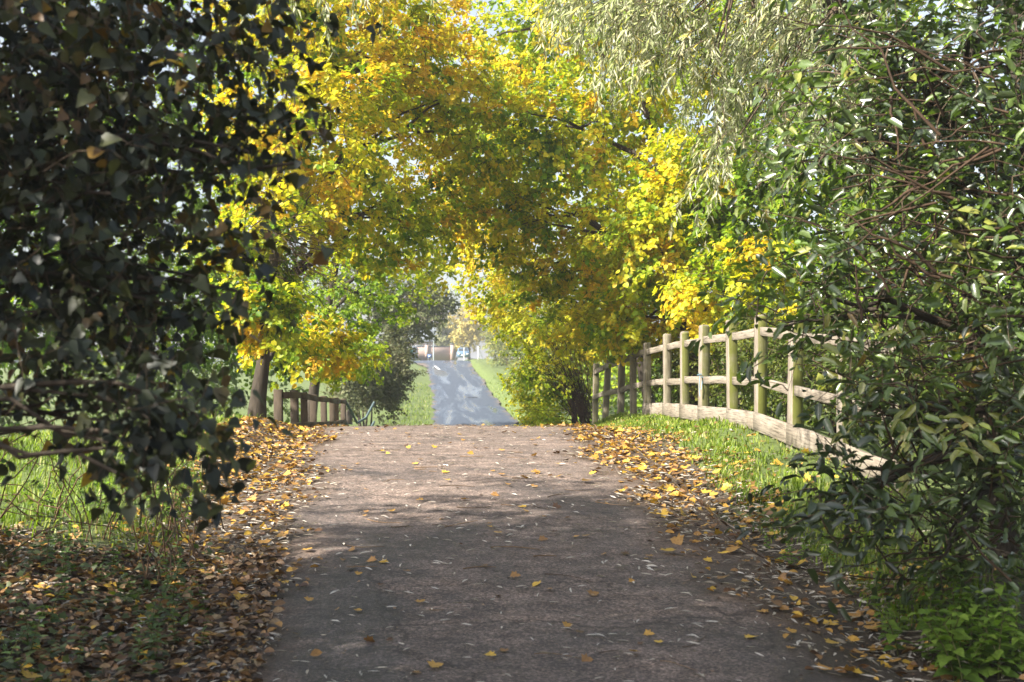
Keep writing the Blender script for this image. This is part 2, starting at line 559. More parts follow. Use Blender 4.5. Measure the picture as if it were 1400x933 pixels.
T_broad = fold([(0, 0), (.3, .5), (.72, .4), (1, 0)], .25, .12)
T_mid = (np.array([(0, 0, 0), (.28, .5, .1), (.72, .4, .04), (1, 0, -.12), (.72, -.4, .04), (.28, -.5, .1)], float), [(0, 3, 2, 1), (0, 5, 4, 3)])
T_round = fold([(0, 0), (.12, .3), (.4, .5), (.75, .36), (1, 0)], .22, .18)
T_heart = fold([(0, 0), (-.03, .3), (.2, .5), (.5, .34), (.76, .17), (1, 0)], .2, .2)
T_heart_lo = fold([(0, 0), (.04, .36), (.3, .5), (.66, .27), (1, 0)], .25, .22)
T_simple = (np.array([(0, 0, 0), (.4, .5, .05), (1, 0, -.08), (.4, -.5, .05)], float), [(0, 3, 2, 1)])
T_willow = fold([(0, 0), (.35, .5), (1, 0)], .3, .1)
_s = fold([(0, 0), (.25, .38), (.6, .5), (1, 0)], .12, -.06)
_s[0][:, 1] += 1.1 * _s[0][:, 0] * (1 - _s[0][:, 0])
T_sliver = _s
T_laurel = fold([(0, 0), (.2, .36), (.5, .5), (.8, .34), (1, 0)], .35, .16)
T_laurel_lo = fold([(0, 0), (.25, .42), (.7, .42), (1, 0)], .35, .16)
T_herb = fold([(0, 0), (.12, .38), (.35, .5), (.65, .3), (1, 0)], .2, .25)
_iv = [(0, .0), (-.12, .34), (.22, .34), (.34, .56), (.55, .26), (1, 0)]
_V = [(.28, 0, .05)] + [(x, y, 0.02 - .1 * x * x + .12 * y) for x, y in _iv] + [(x, -y, 0.02 - .1 * x * x + .12 * y) for x, y in _iv[1:-1][::-1]]
T_ivy = (np.array(_V, float), [(0, i + 1, i) for i in range(1, len(_V) - 1)] + [(0, 1, len(_V) - 1)])
_mp = [(0, 0), (.05, .3), (-.02, .52), (.3, .42), (.42, .62), (.55, .26), (.72, .3), (1, 0)]
_V = [(.35, 0, -.02)] + [(x, y, .35 * y * y + .16 * (x - .4) ** 2) for x, y in _mp] + [(x, -y, .30 * y * y + .12 * (x - .4) ** 2) for x, y in _mp[1:-1][::-1]]
T_maple = (np.array(_V, float), [(0, i + 1, i) for i in range(1, len(_V) - 1)] + [(0, 1, len(_V) - 1)])
T_curl = fold([(0, 0), (.2, .35), (.5, .5), (.8, .32), (1, 0)], .45, -.14)


class Leaves:
    """a crowd of leaves of one template"""
    def __init__(s, T):
        s.T = T; s.p, s.d, s.n, s.L, s.W, s.c = [], [], [], [], [], []

    def add(s, p, d, n, L, W, c):
        k = len(p)
        s.p.append(p); s.d.append(nrm(d)); s.n.append(n)
        s.L.append(np.broadcast_to(L, (k,))); s.W.append(np.broadcast_to(W, (k,))); s.c.append(np.broadcast_to(c, (k, 3)))

    def done(s):
        s.p, s.d, s.n, s.L, s.W, s.c = map(np.concatenate, (s.p, s.d, s.n, s.L, s.W, s.c))
        s.s = nrm(np.cross(s.n, s.d)); s.n = np.cross(s.d, s.s)
        return s

    def fill(s, g, mask=None):
        T, F = s.T
        m = np.ones(len(s.p), bool) if mask is None else mask
        if not m.any():
            return
        p, d, sd, n, L, W, c = s.p[m], s.d[m], s.s[m], s.n[m], s.L[m], s.W[m], s.c[m]
        V = (p[:, None] + (T[None, :, 0, None] * L[:, None, None]) * d[:, None] + (T[None, :, 1, None] * W[:, None, None]) * sd[:, None]
             + (T[None, :, 2, None] * L[:, None, None]) * n[:, None])
        k, nv = len(p), len(T)
        off = np.arange(k) * nv
        g.V.append(V.reshape(-1, 3))
        for sz in sorted({len(f) for f in F}):
            Fs = np.array([f for f in F if len(f) == sz])
            g.L.append((off[:, None, None] + Fs[None] + g.n).ravel())
            g.S.append(np.full(k * len(Fs), sz))
            g.C.append(np.repeat(c, len(Fs), 0))
        g.n += k * nv

    def front(s, count=300, cell=10, minpx=6, ymax=1e9):
        """indices of the leaves that show largest: in frame, foremost in their patch of the view"""
        tip = s.p + s.d * s.L[:, None] * .5
        u, v = pix(tip)
        size = s.L * FPX / np.maximum(s.p[:, 1], .1)
        ok = (u > 5) & (u < 1395) & (v > 5) & (v < 928) & (s.p[:, 1] > .5) & (size > minpx) & (s.p[:, 1] < ymax)
        idx = np.where(ok)[0]
        key = (u[idx] // cell).astype(int) * 1000 + (v[idx] // cell).astype(int)
        o = np.lexsort((s.p[idx, 1], key))
        idx, key = idx[o], key[o]
        first = np.r_[True, key[1:] != key[:-1]] if len(key) else np.zeros(0, bool)
        idx = idx[first]
        return idx[np.argsort(-size[idx])][:count]


def leaf_objects(lv, idx, mat, parent, base, name='leaf', shades=7, detail=None, maker=None):
    """single leaves as objects; alike leaves share a mesh"""
    if len(idx) == 0:
        return
    T = detail or lv.T
    c = lv.c[idx]
    order = np.argsort(c[:, 0] + 2 * c[:, 1])
    grp = np.empty(len(idx), int)
    for q, part in enumerate(np.array_split(order, min(shades, len(idx)))):
        grp[part] = q
    meshes = {}
    for q in np.unique(grp):
        g = Geo(); g.add(T[0], T[1], c[grp == q][0])
        meshes[q] = g.mesh(name, mat)
    for q, i in zip(grp, idx):
        o = bpy.data.objects.new(name, meshes[q])
        x, y, z = lv.d[i] * lv.L[i], lv.s[i] * lv.W[i], lv.n[i] * lv.L[i]
        t = lv.p[i] - np.asarray(base)
        mtx = Matrix(((x[0], y[0], z[0], t[0]), (x[1], y[1], z[1], t[1]), (x[2], y[2], z[2], t[2]), (0, 0, 0, 1)))
        link(o, parent)
        o.matrix_basis = mtx
        if maker:
            maker(o, i)


def lerp3(stops, t):
    """colour table, t 0..1"""
    t = np.clip(t, 0, 1)
    xs_ = np.linspace(0, 1, len(stops)); s = np.array(stops)
    return np.stack([np.interp(t, xs_, s[:, k]) for k in range(3)], -1)


def bow(a_, b_, lift=.15, k=8, wob=.04):
    """bowed curve from a to b"""
    a_, b_ = np.asarray(a_, float), np.asarray(b_, float)
    t = np.linspace(0, 1, k)[:, None]
    ln = np.linalg.norm(b_ - a_)
    pts = a_ + (b_ - a_) * t + UP * (lift * ln * 4 * t * (1 - t)) * .5
    w = rnd(k) * wob * ln * .5
    w[0] = 0; w[-1] = 0
    return pts + w


# ------------------------------------------------------------------ trees
AUTUMN = [(.05, .11, .010), (.12, .23, .013), (.26, .37, .018), (.46, .48, .022), (.66, .55, .03), (.66, .42, .03)]
LIME = [(.05, .11, .012), (.11, .21, .015), (.22, .33, .02), (.38, .42, .025), (.54, .45, .03)]
DULL = [(.05, .065, .03), (.09, .11, .05), (.14, .15, .075), (.2, .17, .09)]
FARG = [(.08, .10, .045), (.13, .155, .065), (.19, .21, .09), (.27, .25, .11)]


def make_tree(name, label, cat, base, lean, height, r0, lobes, leaf=.08, lw=.8, per=22, pal=AUTUMN, hue=.5, hvar=.3, T=T_mid, detail=None,
              mat=None, group=None, indiv=0, spread=.32, stems=1, twig_r=.006, flat=.7, droop=.25, lvar=(.6, 1.25), limb_k=.42):
    """lobes: list of (centre, radii, sprays[, hue shift]); trunk(s) at base, a limb into each lobe, twigs to each spray of leaves"""
    base = np.array([base[0], base[1], float(ground_z(base[0], base[1]))])
    root = empty(name, base, label, cat, group)
    top = base + np.array([lean[0], lean[1], height])
    trunks = []
    for s in range(stems):
        off = (rnd(1)[0] * [1, 1, 0]) * (0 if stems == 1 else .16)
        tp = top + (np.clip(rnd(1)[0], -1, 1) * [.35, .4, .25] if stems > 1 else 0)
        k = 11
        t = np.linspace(0, 1, k)[:, None]
        pts = base + off + (tp - base - off) * t + np.r_[np.zeros((1, 3)), np.cumsum(rnd(k - 1) * [.5, .5, 0], 0) * .035 * height / 4]
        pts[0, 2] -= .15
        rr = r0 * (1 - .82 * t[:, 0] ** .9)
        rr[0] *= 1.5; rr[1] *= 1.1
        g = Geo(); tube(g, pts, rr, 9 if r0 > .06 else 6)
        g.build('trunk' if r0 > .06 else 'stem', M_bark, root, base, True)
        trunks.append(pts)
    nodes = [np.concatenate(trunks)[3:]]
    for lb in lobes:
        c, rad = np.asarray(lb[0], float), np.asarray(lb[1], float)
        tp = trunks[rng.integers(stems)]
        want = np.clip(c[2] - .35 * np.linalg.norm((c - top)[:2]) - rad[2] * .3, base[2] + height * .25, top[2])
        i = int(np.argmin(np.abs(tp[:, 2] - want)))
        pts = bow(tp[i], c + rad * [0, 0, .15], .16, 9)
        g = Geo(); tube(g, pts, np.linspace(r0 * limb_k, .012 if limb_k > .3 else .006, 9), 6)
        g.build('limb', M_bark, root, base, True)
        nodes.append(pts[2:])
        for q in range(3):
            dr = nrm(rnd(1)[0] * [1, 1, .6])
            p2 = bow(pts[rng.integers(3, 8)], c + rad * dr * .62, .1, 6)
            g = Geo(); tube(g, p2, np.linspace(r0 * limb_k * .48 + .005, .006, 6), 5)
            g.build('limb', M_bark, root, base, True)
            nodes.append(p2[1:])
    nd = np.concatenate(nodes)
    buf = np.empty((len(nd) + 4 * sum(int(l_[2]) for l_ in lobes) + 8, 3)); buf[:len(nd)] = nd; kn = len(nd)
    sp_p, sp_d, sp_h, sp_out = [], [], [], []
    gt = Geo()
    for lb in lobes:
        c, rad, ns = np.asarray(lb[0], float), np.asarray(lb[1], float), int(lb[2])
        hs = lb[3] if len(lb) > 3 else 0
        dr = nrm(rnd(ns))
        f = rng.random(ns) ** .42
        f *= 1 + .22 * np.sin(5 * dr[:, 0] + 3 * dr[:, 2] + c[0]) * np.sin(4 * dr[:, 1] - 2 * dr[:, 2] + c[1])
        pts = c + dr * rad * f[:, None]
        pts[:, 2] += .12 * np.sin(pts[:, 0] * 6 + pts[:, 1] * 4)
        gz = ground_z(pts[:, 0], pts[:, 1])
        keep = pts[:, 2] > gz + .12
        pts, dr, f = pts[keep], dr[keep], f[keep]
        dist = ((pts[:, None] - nd[None]) ** 2).sum(-1).min(1)
        for i in np.argsort(dist):
            p = pts[i]
            j = int(((buf[:kn] - p) ** 2).sum(1).argmin())
            a_ = buf[j]
            ln = np.linalg.norm(p - a_)
            mid = a_ * .5 + p * .5 + UP * .08 * ln + rng.normal(size=3) * .05 * ln
            d = nrm((p - a_) / (ln + 1e-6) + .7 * dr[i] - UP * droop + rng.normal(size=3) * .25)
            tip = p + d * spread * .9
            tube(gt, [a_, mid, p, tip], [twig_r * (1 + 1.1 * ln), twig_r * 1.0, twig_r * .7, twig_r * .3], 3, (1, 1, 1), False)
            buf[kn:kn + 3] = [mid, p, tip]; kn += 3
            sp_p.append(p); sp_d.append(d); sp_out.append(dr[i])
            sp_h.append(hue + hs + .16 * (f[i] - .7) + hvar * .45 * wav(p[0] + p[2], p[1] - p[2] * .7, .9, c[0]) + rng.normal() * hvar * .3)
    gt.build('twigs', M_twig, root, base)['kind'] = 'stuff'
    sp_p, sp_d, sp_h, sp_out = np.array(sp_p), np.array(sp_d), np.array(sp_h), np.array(sp_out)
    ns = len(sp_p)
    lv = Leaves(T)
    q = np.arange(per)
    tt = (rng.random((ns, per)) * 1.35 - .4) * spread
    sgn = np.where(q % 2, 1, -1)[None, :, None]
    side = nrm(np.cross(sp_d, UP) + 1e-4)[:, None]
    nup = nrm(np.cross(side[:, 0], sp_d))[:, None]
    pos = sp_p[:, None] + sp_d[:, None] * tt[..., None]
    pos = pos + rng.normal(size=(ns, per, 3)) * spread * .13 + side * sgn * leaf * .25
    d = sp_d[:, None] * .55 + side * sgn * .9 + rng.normal(size=(ns, per, 3)) * .45 - UP * (.25 + droop)
    n = nup * flat + sp_out[:, None] * .45 + UP * .25 + rng.normal(size=(ns, per, 3)) * .38
    L = leaf * rng.uniform(*lvar, (ns, per))
    W = L * lw * rng.uniform(.8, 1.15, (ns, per))
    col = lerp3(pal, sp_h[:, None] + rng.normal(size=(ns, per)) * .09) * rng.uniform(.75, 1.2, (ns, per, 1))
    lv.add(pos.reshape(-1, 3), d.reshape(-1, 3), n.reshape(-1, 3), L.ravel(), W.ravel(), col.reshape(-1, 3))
    lv.done()
    mask = np.ones(len(lv.p), bool)
    mat = mat or M_leaf
    if indiv:
        idx = lv.front(indiv)
        mask[idx] = False
        leaf_objects(lv, idx, mat, root, base, detail=detail or (T_broad if T is T_mid else T))
    g = Geo(); lv.fill(g, mask)
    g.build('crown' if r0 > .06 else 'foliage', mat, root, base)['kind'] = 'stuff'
    return root


def lobe(u, v, Y, r, n, hs=0.0):
    return (P(u, v, Y), r, n, hs)


TL = 'trees arching over the lane'
# left of the lane, just past the hump
make_tree('hazel_tree', 'yellow leaved tree with dark trunk beside the left wooden fence, arching over the lane', 'tree', (-2.6, 18.3), (.5, .6), 5.2, .125, [
    lobe(420, 190, 19.5, (1.7, 1.8, 1.5), 380, .1), lobe(540, 90, 21.5, (1.7, 1.9, 1.3), 290, .16), lobe(370, 330, 19.0, (1.0, 1.1, .8), 120, 0),
    lobe(430, -10, 20, (2.1, 1.8, 1.3), 280, .05), lobe(420, 470, 20.6, (1.1, .9, .4), 110, -.04), lobe(520, 300, 21.5, (1.0, 1.4, .9), 120, -.05),
    lobe(640, 180, 22.5, (1.1, 1.5, 1.2), 130, .05), lobe(590, 280, 23, (1.0, 1.2, .8), 95, 0), lobe(360, 425, 17.7, (.55, .35, .6), 60, -.05)], leaf=.096, per=26, hue=.58, hvar=.6, indiv=300, group=TL)
hz = bpy.data.objects['hazel_tree']
def twig_fan(root, origin, n, dmean, dsd, ln, r=.009, org=.12):
    g = Geo()
    for _ in range(n):
        d = nrm(np.array(dmean) + rng.normal(size=3) * dsd) * rng.uniform(*ln)
        o_ = np.asarray(origin) + rng.normal(size=3) * org
        tube(g, bow(o_, o_ + d, rng.uniform(.02, .25), 7, .05), np.linspace(r, r * .25, 7) * rng.uniform(.5, 1.2), 4, (.5, .42, .36), False)
    g.build('bare_twigs', M_twig, root, np.array(root.location))['kind'] = 'stuff'
twig_fan(hz, P(375, 350, 18.3), 110, (.75, -.1, -.35), (.4, .4, .5), (.4, 1.3), .007, .35)
make_tree('broadleaf_tree', 'green and gold tree standing behind the left wooden fence', 'tree', (-5.6, 23.5), (.6, 0), 6.0, .16, [
    lobe(190, 150, 23, (2.6, 2, 2.4), 240, 0), lobe(60, 330, 22, (2.2, 2, 1.6), 170, -.1), lobe(300, 420, 24, (1.8, 1.6, 1.2), 170, -.1),
    lobe(330, 60, 26, (2.4, 2, 2.2), 170, .05)], leaf=.095, per=26, hue=.38, pal=LIME, group=TL)
make_tree('broadleaf_tree', 'lime green tree in the field behind the dark ivy', 'tree', (-9.5, 21), (.4, 0), 6.0, .16, [
    lobe(-120, 200, 20, (2.5, 2, 2.6), 150), lobe(60, 60, 22, (2.5, 2, 2.2), 150), lobe(20, 440, 21, (2.2, 1.5, 1.0), 130, -.05)], leaf=.10, per=26, hue=.35, pal=LIME, group=TL)
make_tree('broadleaf_tree', 'tall golden tree arching over the road beyond the left fence', 'tree', (-3.4, 33), (1.2, 0), 8.0, .17, [
    lobe(470, 230, 32, (2.4, 2.2, 2.2), 190, .05), lobe(560, 60, 33, (2.6, 2.2, 2.0), 190, .0), lobe(500, 400, 31, (1.6, 1.6, 1.0), 120, -.1),
    lobe(450, 490, 30, (1.5, 1.2, .5), 80, -.05), lobe(585, 350, 33, (1.4, 1.6, .9), 85, .1), lobe(650, 180, 34, (1.6, 1.6, 1.5), 120, .05)], leaf=.105, per=26, hue=.48, group=TL)
# right of the lane
make_tree('hazel_tree', 'golden yellow tree rising behind the pale oak fence', 'tree', (4.7, 21.5), (-.9, .4), 5.4, .15, [
    lobe(760, 190, 23, (1.9, 1.8, 1.6), 330, .0), lobe(900, 330, 21, (1.4, 1.3, 1.2), 240, .1), lobe(800, 370, 24, (1.5, 1.5, 1.1), 240, .08),
    lobe(880, 60, 22, (2.0, 1.8, 1.5), 220, .06), lobe(720, 40, 24.5, (1.6, 1.6, 1.2), 150, .02), lobe(1000, 400, 19, (1.0, 1.2, .8), 130, .15),
    lobe(690, 300, 24, (1.0, 1.3, .9), 130, .1), lobe(860, 440, 22, (1.3, 1.2, .6), 140, .12), lobe(960, 250, 20.5, (1.2, 1.2, 1.0), 190, .0)], leaf=.096, per=26, hue=.56, hvar=.6, indiv=300, group=TL)
make_tree('broadleaf_tree', 'green gold tree leaning to the road behind the twiggy yellow bush', 'tree', (5.4, 30), (-1.4, 0), 7.0, .16, [
    lobe(700, 170, 31, (2.2, 2, 2.0), 220, -.1), lobe(690, 380, 30, (1.2, 1.5, 1.2), 150, .12), lobe(800, 60, 31, (2.4, 2, 2), 190, -.08),
    lobe(820, 300, 30, (2.2, 1.8, 1.6), 170, -.1), lobe(640, 290, 32, (1.1, 1.4, 1.3), 150, .1), lobe(880, 170, 30, (2.0, 1.6, 1.6), 160, -.05), lobe(960, 60, 31, (2.2, 1.6, 1.8), 150, 0)], leaf=.10, per=26, hue=.54, group=TL)
make_tree('yellow_bush', 'yellow leaved bush with a fan of dark twigs at the end of the oak fence', 'bush', (3.35, 27.8), (-.4, 0), 1.6, .04, [
    lobe(750, 520, 27.6, (.95, 1.0, .9), 230, .0), lobe(730, 440, 27.8, (.9, 1.0, .7), 150, .08), lobe(795, 455, 27.5, (.9, .9, .6), 130, .1),
    lobe(740, 575, 26.8, (.5, .7, .35), 70, -.05)], leaf=.075, per=22, hue=.55, indiv=200, stems=9, spread=.3)
twig_fan(bpy.data.objects['yellow_bush'], P(800, 572, 27.0), 130, (-.5, -.2, .9), (.28, .3, .25), (1.0, 2.4), .008)
make_tree('broadleaf_tree', 'yellow green tree far behind the oak fence and evergreen shrub', 'tree', (8.6, 19.5), (-.5, 0), 6.5, .17, [
    lobe(1130, 250, 19, (2.0, 1.8, 2.0), 220, -.05), lobe(1300, 150, 18.5, (2.2, 2, 2.2), 190, 0), lobe(1050, 40, 20, (2.0, 2, 1.6), 170, .05),
    lobe(1300, 420, 18, (2, 1.6, 1.3), 170, -.1), lobe(1120, 450, 19, (1.4, 1.4, 1.0), 130, .0), lobe(1020, 270, 20, (1.3, 1.4, 1.3), 170, .0)], leaf=.09, per=26, hue=.42, pal=LIME, group=TL)
for k, (px, Y, vv, h_) in enumerate([(905, 22.0, 505, .1), (985, 17.8, 505, -.05), (1120, 14.6, 520, -.1), (1290, 12.5, 560, .1)]):
    c = P(px, vv, Y); c[0] = max(c[0], 4.75)
    make_tree('hedge_shrub', ['leafy shrub behind the far posts of the oak fence', 'dull green shrub behind the tallest oak posts',
                              'dull green shrub between oak fence and evergreen branches', 'dull shrub behind the sunken end of the oak fence'][k], 'shrub',
              (c[0], Y), (0, 0), 1.0, .03, [(c, (.85, 1.7, .85), 300, h_)], leaf=.055, per=20, pal=[(.04, .06, .015), (.09, .13, .025), (.18, .2, .04), (.36, .3, .05)],
              hue=.45, stems=5, spread=.22, group='shrubs behind the oak fence')

# beyond the hump: hedges and trees along the far road
FH = 'hedges along the far road'
make_tree('roadside_hedge', 'dark grey green hedge bush at the left of the wet road', 'hedge', (-2.3, 43), (0, 0), 2.4, .05, [
    lobe(525, 515, 43, (.95, 2, 1.25), 330), lobe(490, 510, 41, (.9, 1.5, 1.2), 190), lobe(540, 470, 45, (.7, 1.5, .7), 110)],
    leaf=.10, per=22, pal=DULL, hue=.5, stems=5, mat=M_far, group=FH, spread=.35)
make_tree('field_tree', 'grey green tree leaning over the far road from the left', 'tree', (-4.5, 66), (1.5, 0), 6, .2, [
    lobe(560, 425, 66, (2.1, 2.5, 1.7), 230), lobe(500, 400, 66, (2.6, 2.5, 2.2), 190), lobe(595, 410, 67, (1.0, 2, .7), 70),
    lobe(500, 510, 64, (2.4, 2, 1.6), 170)], leaf=.17, per=22, pal=FARG, hue=.45, mat=M_far, spread=.5)
for k, (Y, rz) in enumerate([(74, 3.0), (96, 3.6), (128, 4.4)]):
    hx_ = 8.3 - .6 * k
    hz_ = EYE - float(hp(Y)) + rz * .9
    make_tree('roadside_hedge', ['tall green hedge right of the wet road, next to the yellow bush', 'green hedge with rusty twigs above the right grass bank',
                                 'pale green hedge by the white gate post'][k], 'hedge', (hx_ + .5, Y), (0, 0), 2.6, .06,
              [((hx_, Y, hz_), (1.7, 9, rz), 520, .1 * k), ((hx_ + 1.6, Y, hz_ + 1.2), (2, 9, 3), 330, .0)],
              leaf=.15 + .03 * k, per=20, T=T_simple, pal=[(.05, .08, .025), (.1, .15, .03), (.2, .23, .05), (.36, .32, .08)], hue=.45, stems=4, mat=M_far, group=FH, spread=.5)
for k, (x_, Y, sz, lab) in enumerate([(-16, 40, 5.5, 'broad green tree at the back of the left field, behind the lime tree'),
                                      (-9, 46, 5.5, 'yellow green tree behind the left wooden fence and field'),
                                      (-25, 36, 5.5, 'green tree at the far left edge of the field'),
                                      (12.5, 38, 5.5, 'golden green tree at the back, right of the road'),
                                      (20, 33, 5.5, 'green tree at the back, beyond the evergreen shrub'),
                                      (9.5, 50, 5.0, 'dense golden tree behind the right roadside hedge')]):
    make_tree('background_tree', lab, 'tree', (x_, Y), (0, 0), 8, .22, [
        ((x_, Y, 8.0), (sz * .75, 3.2, 4.2), 330, .05), ((x_ + sz * .4, Y - 1, 4.2), (sz * .62, 3, 2.8), 260, -.05), ((x_ - sz * .5, Y, 3.6), (sz * .6, 3, 2.8), 260, 0),
        ((x_, Y - 1, .8), (sz * .8, 2.4, 1.9), 260, -.1)],
        leaf=.22, per=14, T=T_simple, pal=LIME, hue=.32 + .14 * (k % 2) + .12 * (k > 2), mat=M_far, group='trees closing the background', spread=.5)
make_tree('field_tree', 'pale yellow tree far behind the blue car', 'tree', (5.2, 172), (0, 0), 5.0, .2, [lobe(640, 447, 172, (2.6, 2.5, 3.2), 200)],
          leaf=.3, per=18, pal=[(.3, .28, .1), (.45, .38, .12), (.5, .4, .15)], hue=.5, mat=M_far, spread=.8)
make_tree('field_tree', 'pale grey green tree beside the slate roof', 'tree', (2.6, 178), (0, 0), 4.0, .2, [lobe(614, 458, 178, (1.7, 2, 2.4), 150)],
          leaf=.3, per=18, pal=FARG, hue=.7, mat=M_far, spread=.8)
make_tree('field_tree', 'pinkish brown tree behind the brick house', 'tree', (-1.5, 196), (0, 0), 7.0, .25, [lobe(590, 435, 196, (4.0, 3, 3.0), 200), lobe(560, 430, 198, (4, 3, 4), 160)],
          leaf=.35, per=18, pal=[(.16, .11, .08), (.26, .18, .12), (.34, .24, .14)], hue=.5, mat=M_far, spread=.9)

# ------------------------------------------------------------------ the pale oak fence on the right
FX = 3.63
pu = [1330, 1200, 1100, 1040, 1000, 965, 938, 911, 888, 870, 853, 839, 826]
py_ = [13.4 * 450 / (u_ - 590) for u_ in pu]
NEAR = 13.4 / .983


def fence_y(i):
    return 12.35 + (i - 2) * 1.37


posts = [(FX + .03 * math.sin(i * 2.1) - (.012 * max(0, i - 6) ** 1.6), fence_y(i)) for i in range(0, 13)]
fence = empty('oak_fence', (FX, posts[2][1], float(ground_z(FX, posts[2][1]))), 'pale weathered oak post and rail fence with kick board beside the leafy verge', 'fence')
fb = np.array(fence.location)


def post_mesh(h, wy, wx, algae, seed):
    r_ = np.random.default_rng(seed)
    g = Geo(); b_ = .005
    prof = [(-wx / 2 + b_, -wy / 2), (wx / 2 - b_, -wy / 2), (wx / 2, -wy / 2 + b_), (wx / 2, wy / 2 - b_), (wx / 2 - b_, wy / 2), (-wx / 2 + b_, wy / 2), (-wx / 2, wy / 2 - b_), (-wx / 2, -wy / 2 + b_)]
    rows = []
    for z, s_ in ((-.4, 1), (.0, 1), (.4, .99), (.8, 1.0), (h - .035, .99), (h - .008, .93), (h, .6)):
        rows.append([(x * s_ + r_.normal() * .0015, y * s_ + r_.normal() * .0015, z + (r_.normal() * .004 if z > .9 else 0)) for x, y in prof])
    V = np.array(rows).reshape(-1, 3); n_ = 8
    F = [(i * n_ + j, i * n_ + (j + 1) % n_, (i + 1) * n_ + (j + 1) % n_, (i + 1) * n_ + j) for i in range(len(rows) - 1) for j in range(n_)]
    F += [tuple(range((len(rows) - 1) * n_, len(rows) * n_))]
    g.add(V, F, (1, algae, 0))
    return g.mesh('post', M_wood)


gz_post = []
for i, (x, y) in enumerate(posts):
    h_ = 1.30 + rng.normal() * .02 - (.06 if i > 7 else 0)
    o = bpy.data.objects.new('post', post_mesh(h_, .17, .105, [1, 1, 1, 1, 1, .8, .95, .25, .3, .2, .25, .3, .5][i], i))
    z = float(EYE - hr(y))
    gz_post.append(z)
    link(o, fence)
    o.location = np.array([x, y, z]) - fb
    o.rotation_euler = (rng.normal() * .010, rng.normal() * .012 + (.03 if i > 9 else 0), rng.normal() * .03)


def plank(name, a_, b_, w, t, parent, base, col, over=.0):
    """plank from a to b, w high, t thick, in local coordinates so that its grain runs along local Y"""
    a_, b_ = np.asarray(a_, float), np.asarray(b_, float)
    ln = np.linalg.norm(b_ - a_) + over * 2
    k = 5
    g = Geo(); bv = .003
    prof = np.array([(-t / 2 + bv, -w / 2), (t / 2 - bv, -w / 2), (t / 2, -w / 2 + bv), (t / 2, w / 2 - bv), (t / 2 - bv, w / 2), (-t / 2 + bv, w / 2), (-t / 2, w / 2 - bv), (-t / 2, -w / 2 + bv)])
    rows = []
    for q in range(k):
        jit = rng.normal(size=2) * [.002, .003]
        rows.append(np.c_[prof[:, 0] + jit[0], np.full(8, -ln / 2 + ln * q / (k - 1)), prof[:, 1] * (1 + rng.normal() * .015) + jit[1]])
    F = [(i * 8 + j, i * 8 + (j + 1) % 8, (i + 1) * 8 + (j + 1) % 8, (i + 1) * 8 + j)[::-1] for i in range(k - 1) for j in range(8)]
    F += [tuple(range(8)), tuple(range(8 * k - 8, 8 * k))[::-1]]
    g.add(np.concatenate(rows), F, col)
    o = bpy.data.objects.new(name, g.mesh(name, M_wood))
    link(o, parent)
    d = nrm(b_ - a_)
    o.rotation_euler = Vector(d).to_track_quat('Y', 'Z').to_euler()
    o.location = (a_ + b_) / 2 - base
    return o


for i in range(len(posts) - 1):
    (x0, y0), (x1, y1) = posts[i], posts[i + 1]
    for hgt, nm in ((1.09, 'rail'), (.56, 'rail')):
        j0, j1 = rng.normal(size=2) * .008
        plank(nm, (x0 - .008, y0 + .06, gz_post[i] + hgt + j0), (x1 - .008, y1 - .06, gz_post[i + 1] + hgt + j1), .095, .042, fence, fb, (0, .35, 0))
for i in range(0, 8):
    (x0, y0), (x1, y1) = posts[i], posts[i + 1]
    off = .052 + .018
    plank('kick_board', (x0 - off, y0 + .003, gz_post[i] + .125), (x1 - off, y1 - .003, gz_post[i + 1] + .125), .20, .03, fence, fb, (0, .1, 0))

# blue twine tied round one post
g = Geo()
x, y = posts[5]; z = gz_post[5] + .60
loop = [(x + .066 * sx_, y + .098 * sy_, z + .01 * k) for k, (sx_, sy_) in enumerate([(-1, -1), (1, -1), (1, 1), (-1, 1), (-1, -1), (-1.1, -1.1)])]
tube(g, loop, .005, 5)
tube(g, [(x - .07, y - .1, z + .03), (x - .1, y - .12, z + .06), (x - .08, y - .11, z + .01), (x - .085, y - .12, z - .12), (x - .075, y - .11, z - .25)], .004, 5)
tube(g, [(x - .07, y - .1, z + .03), (x - .06, y - .13, z + .05), (x - .05, y - .13, z - .06), (x - .06, y - .12, z - .16)], .004, 5)
tag(g.build('twine', solid_mat('blue_twine', (.16, .32, .45), (.3, .5, .62), 40, .8, 0), None, (x, y, z)), 'pale blue twine knotted round a post of the oak fence', 'twine')

# ------------------------------------------------------------------ dark fence on the left, past the hump
lp = [(-2.52 + .04 * math.sin(k * 1.7), 20.5 + 2.15 * k) for k in range(8)]
M_wood_d = solid_mat('dark_weathered_wood', (.03, .022, .015), (.085, .062, .042), 14, .85, .5, (1, 1, .3))
lf = empty('wooden_fence', (lp[0][0], lp[0][1], float(ground_z(*lp[0]))), 'dark brown two rail wooden fence sloping down beside the left trees', 'fence')
lb_ = np.array(lf.location)
lh = [EYE - v_ for v_ in np.interp(np.arange(8), [0, 1, 2, 3, 4, 5, 6, 7], [.24, .27, .34, .42, .48, .56, .6, .66])]
for k, (x, y) in enumerate(lp):
    gz = float(ground_z(x, y))
    g = Geo(); box(g, (0, 0, (lh[k] - gz - .35) / 2), lh[k] - gz + .40, .14, .14, (1.4, 1.2, 1) if k in (2, 6) else (1, 1, 1), np.array([[0, 0, 1.], [0, 1., 0], [1., 0, 0]]), .01)
    o = g.build('post', M_wood_d, lf); o.location = np.array([x, y, gz]) - lb_
    o.rotation_euler = (rng.normal() * .015, rng.normal() * .02, rng.normal() * .05)
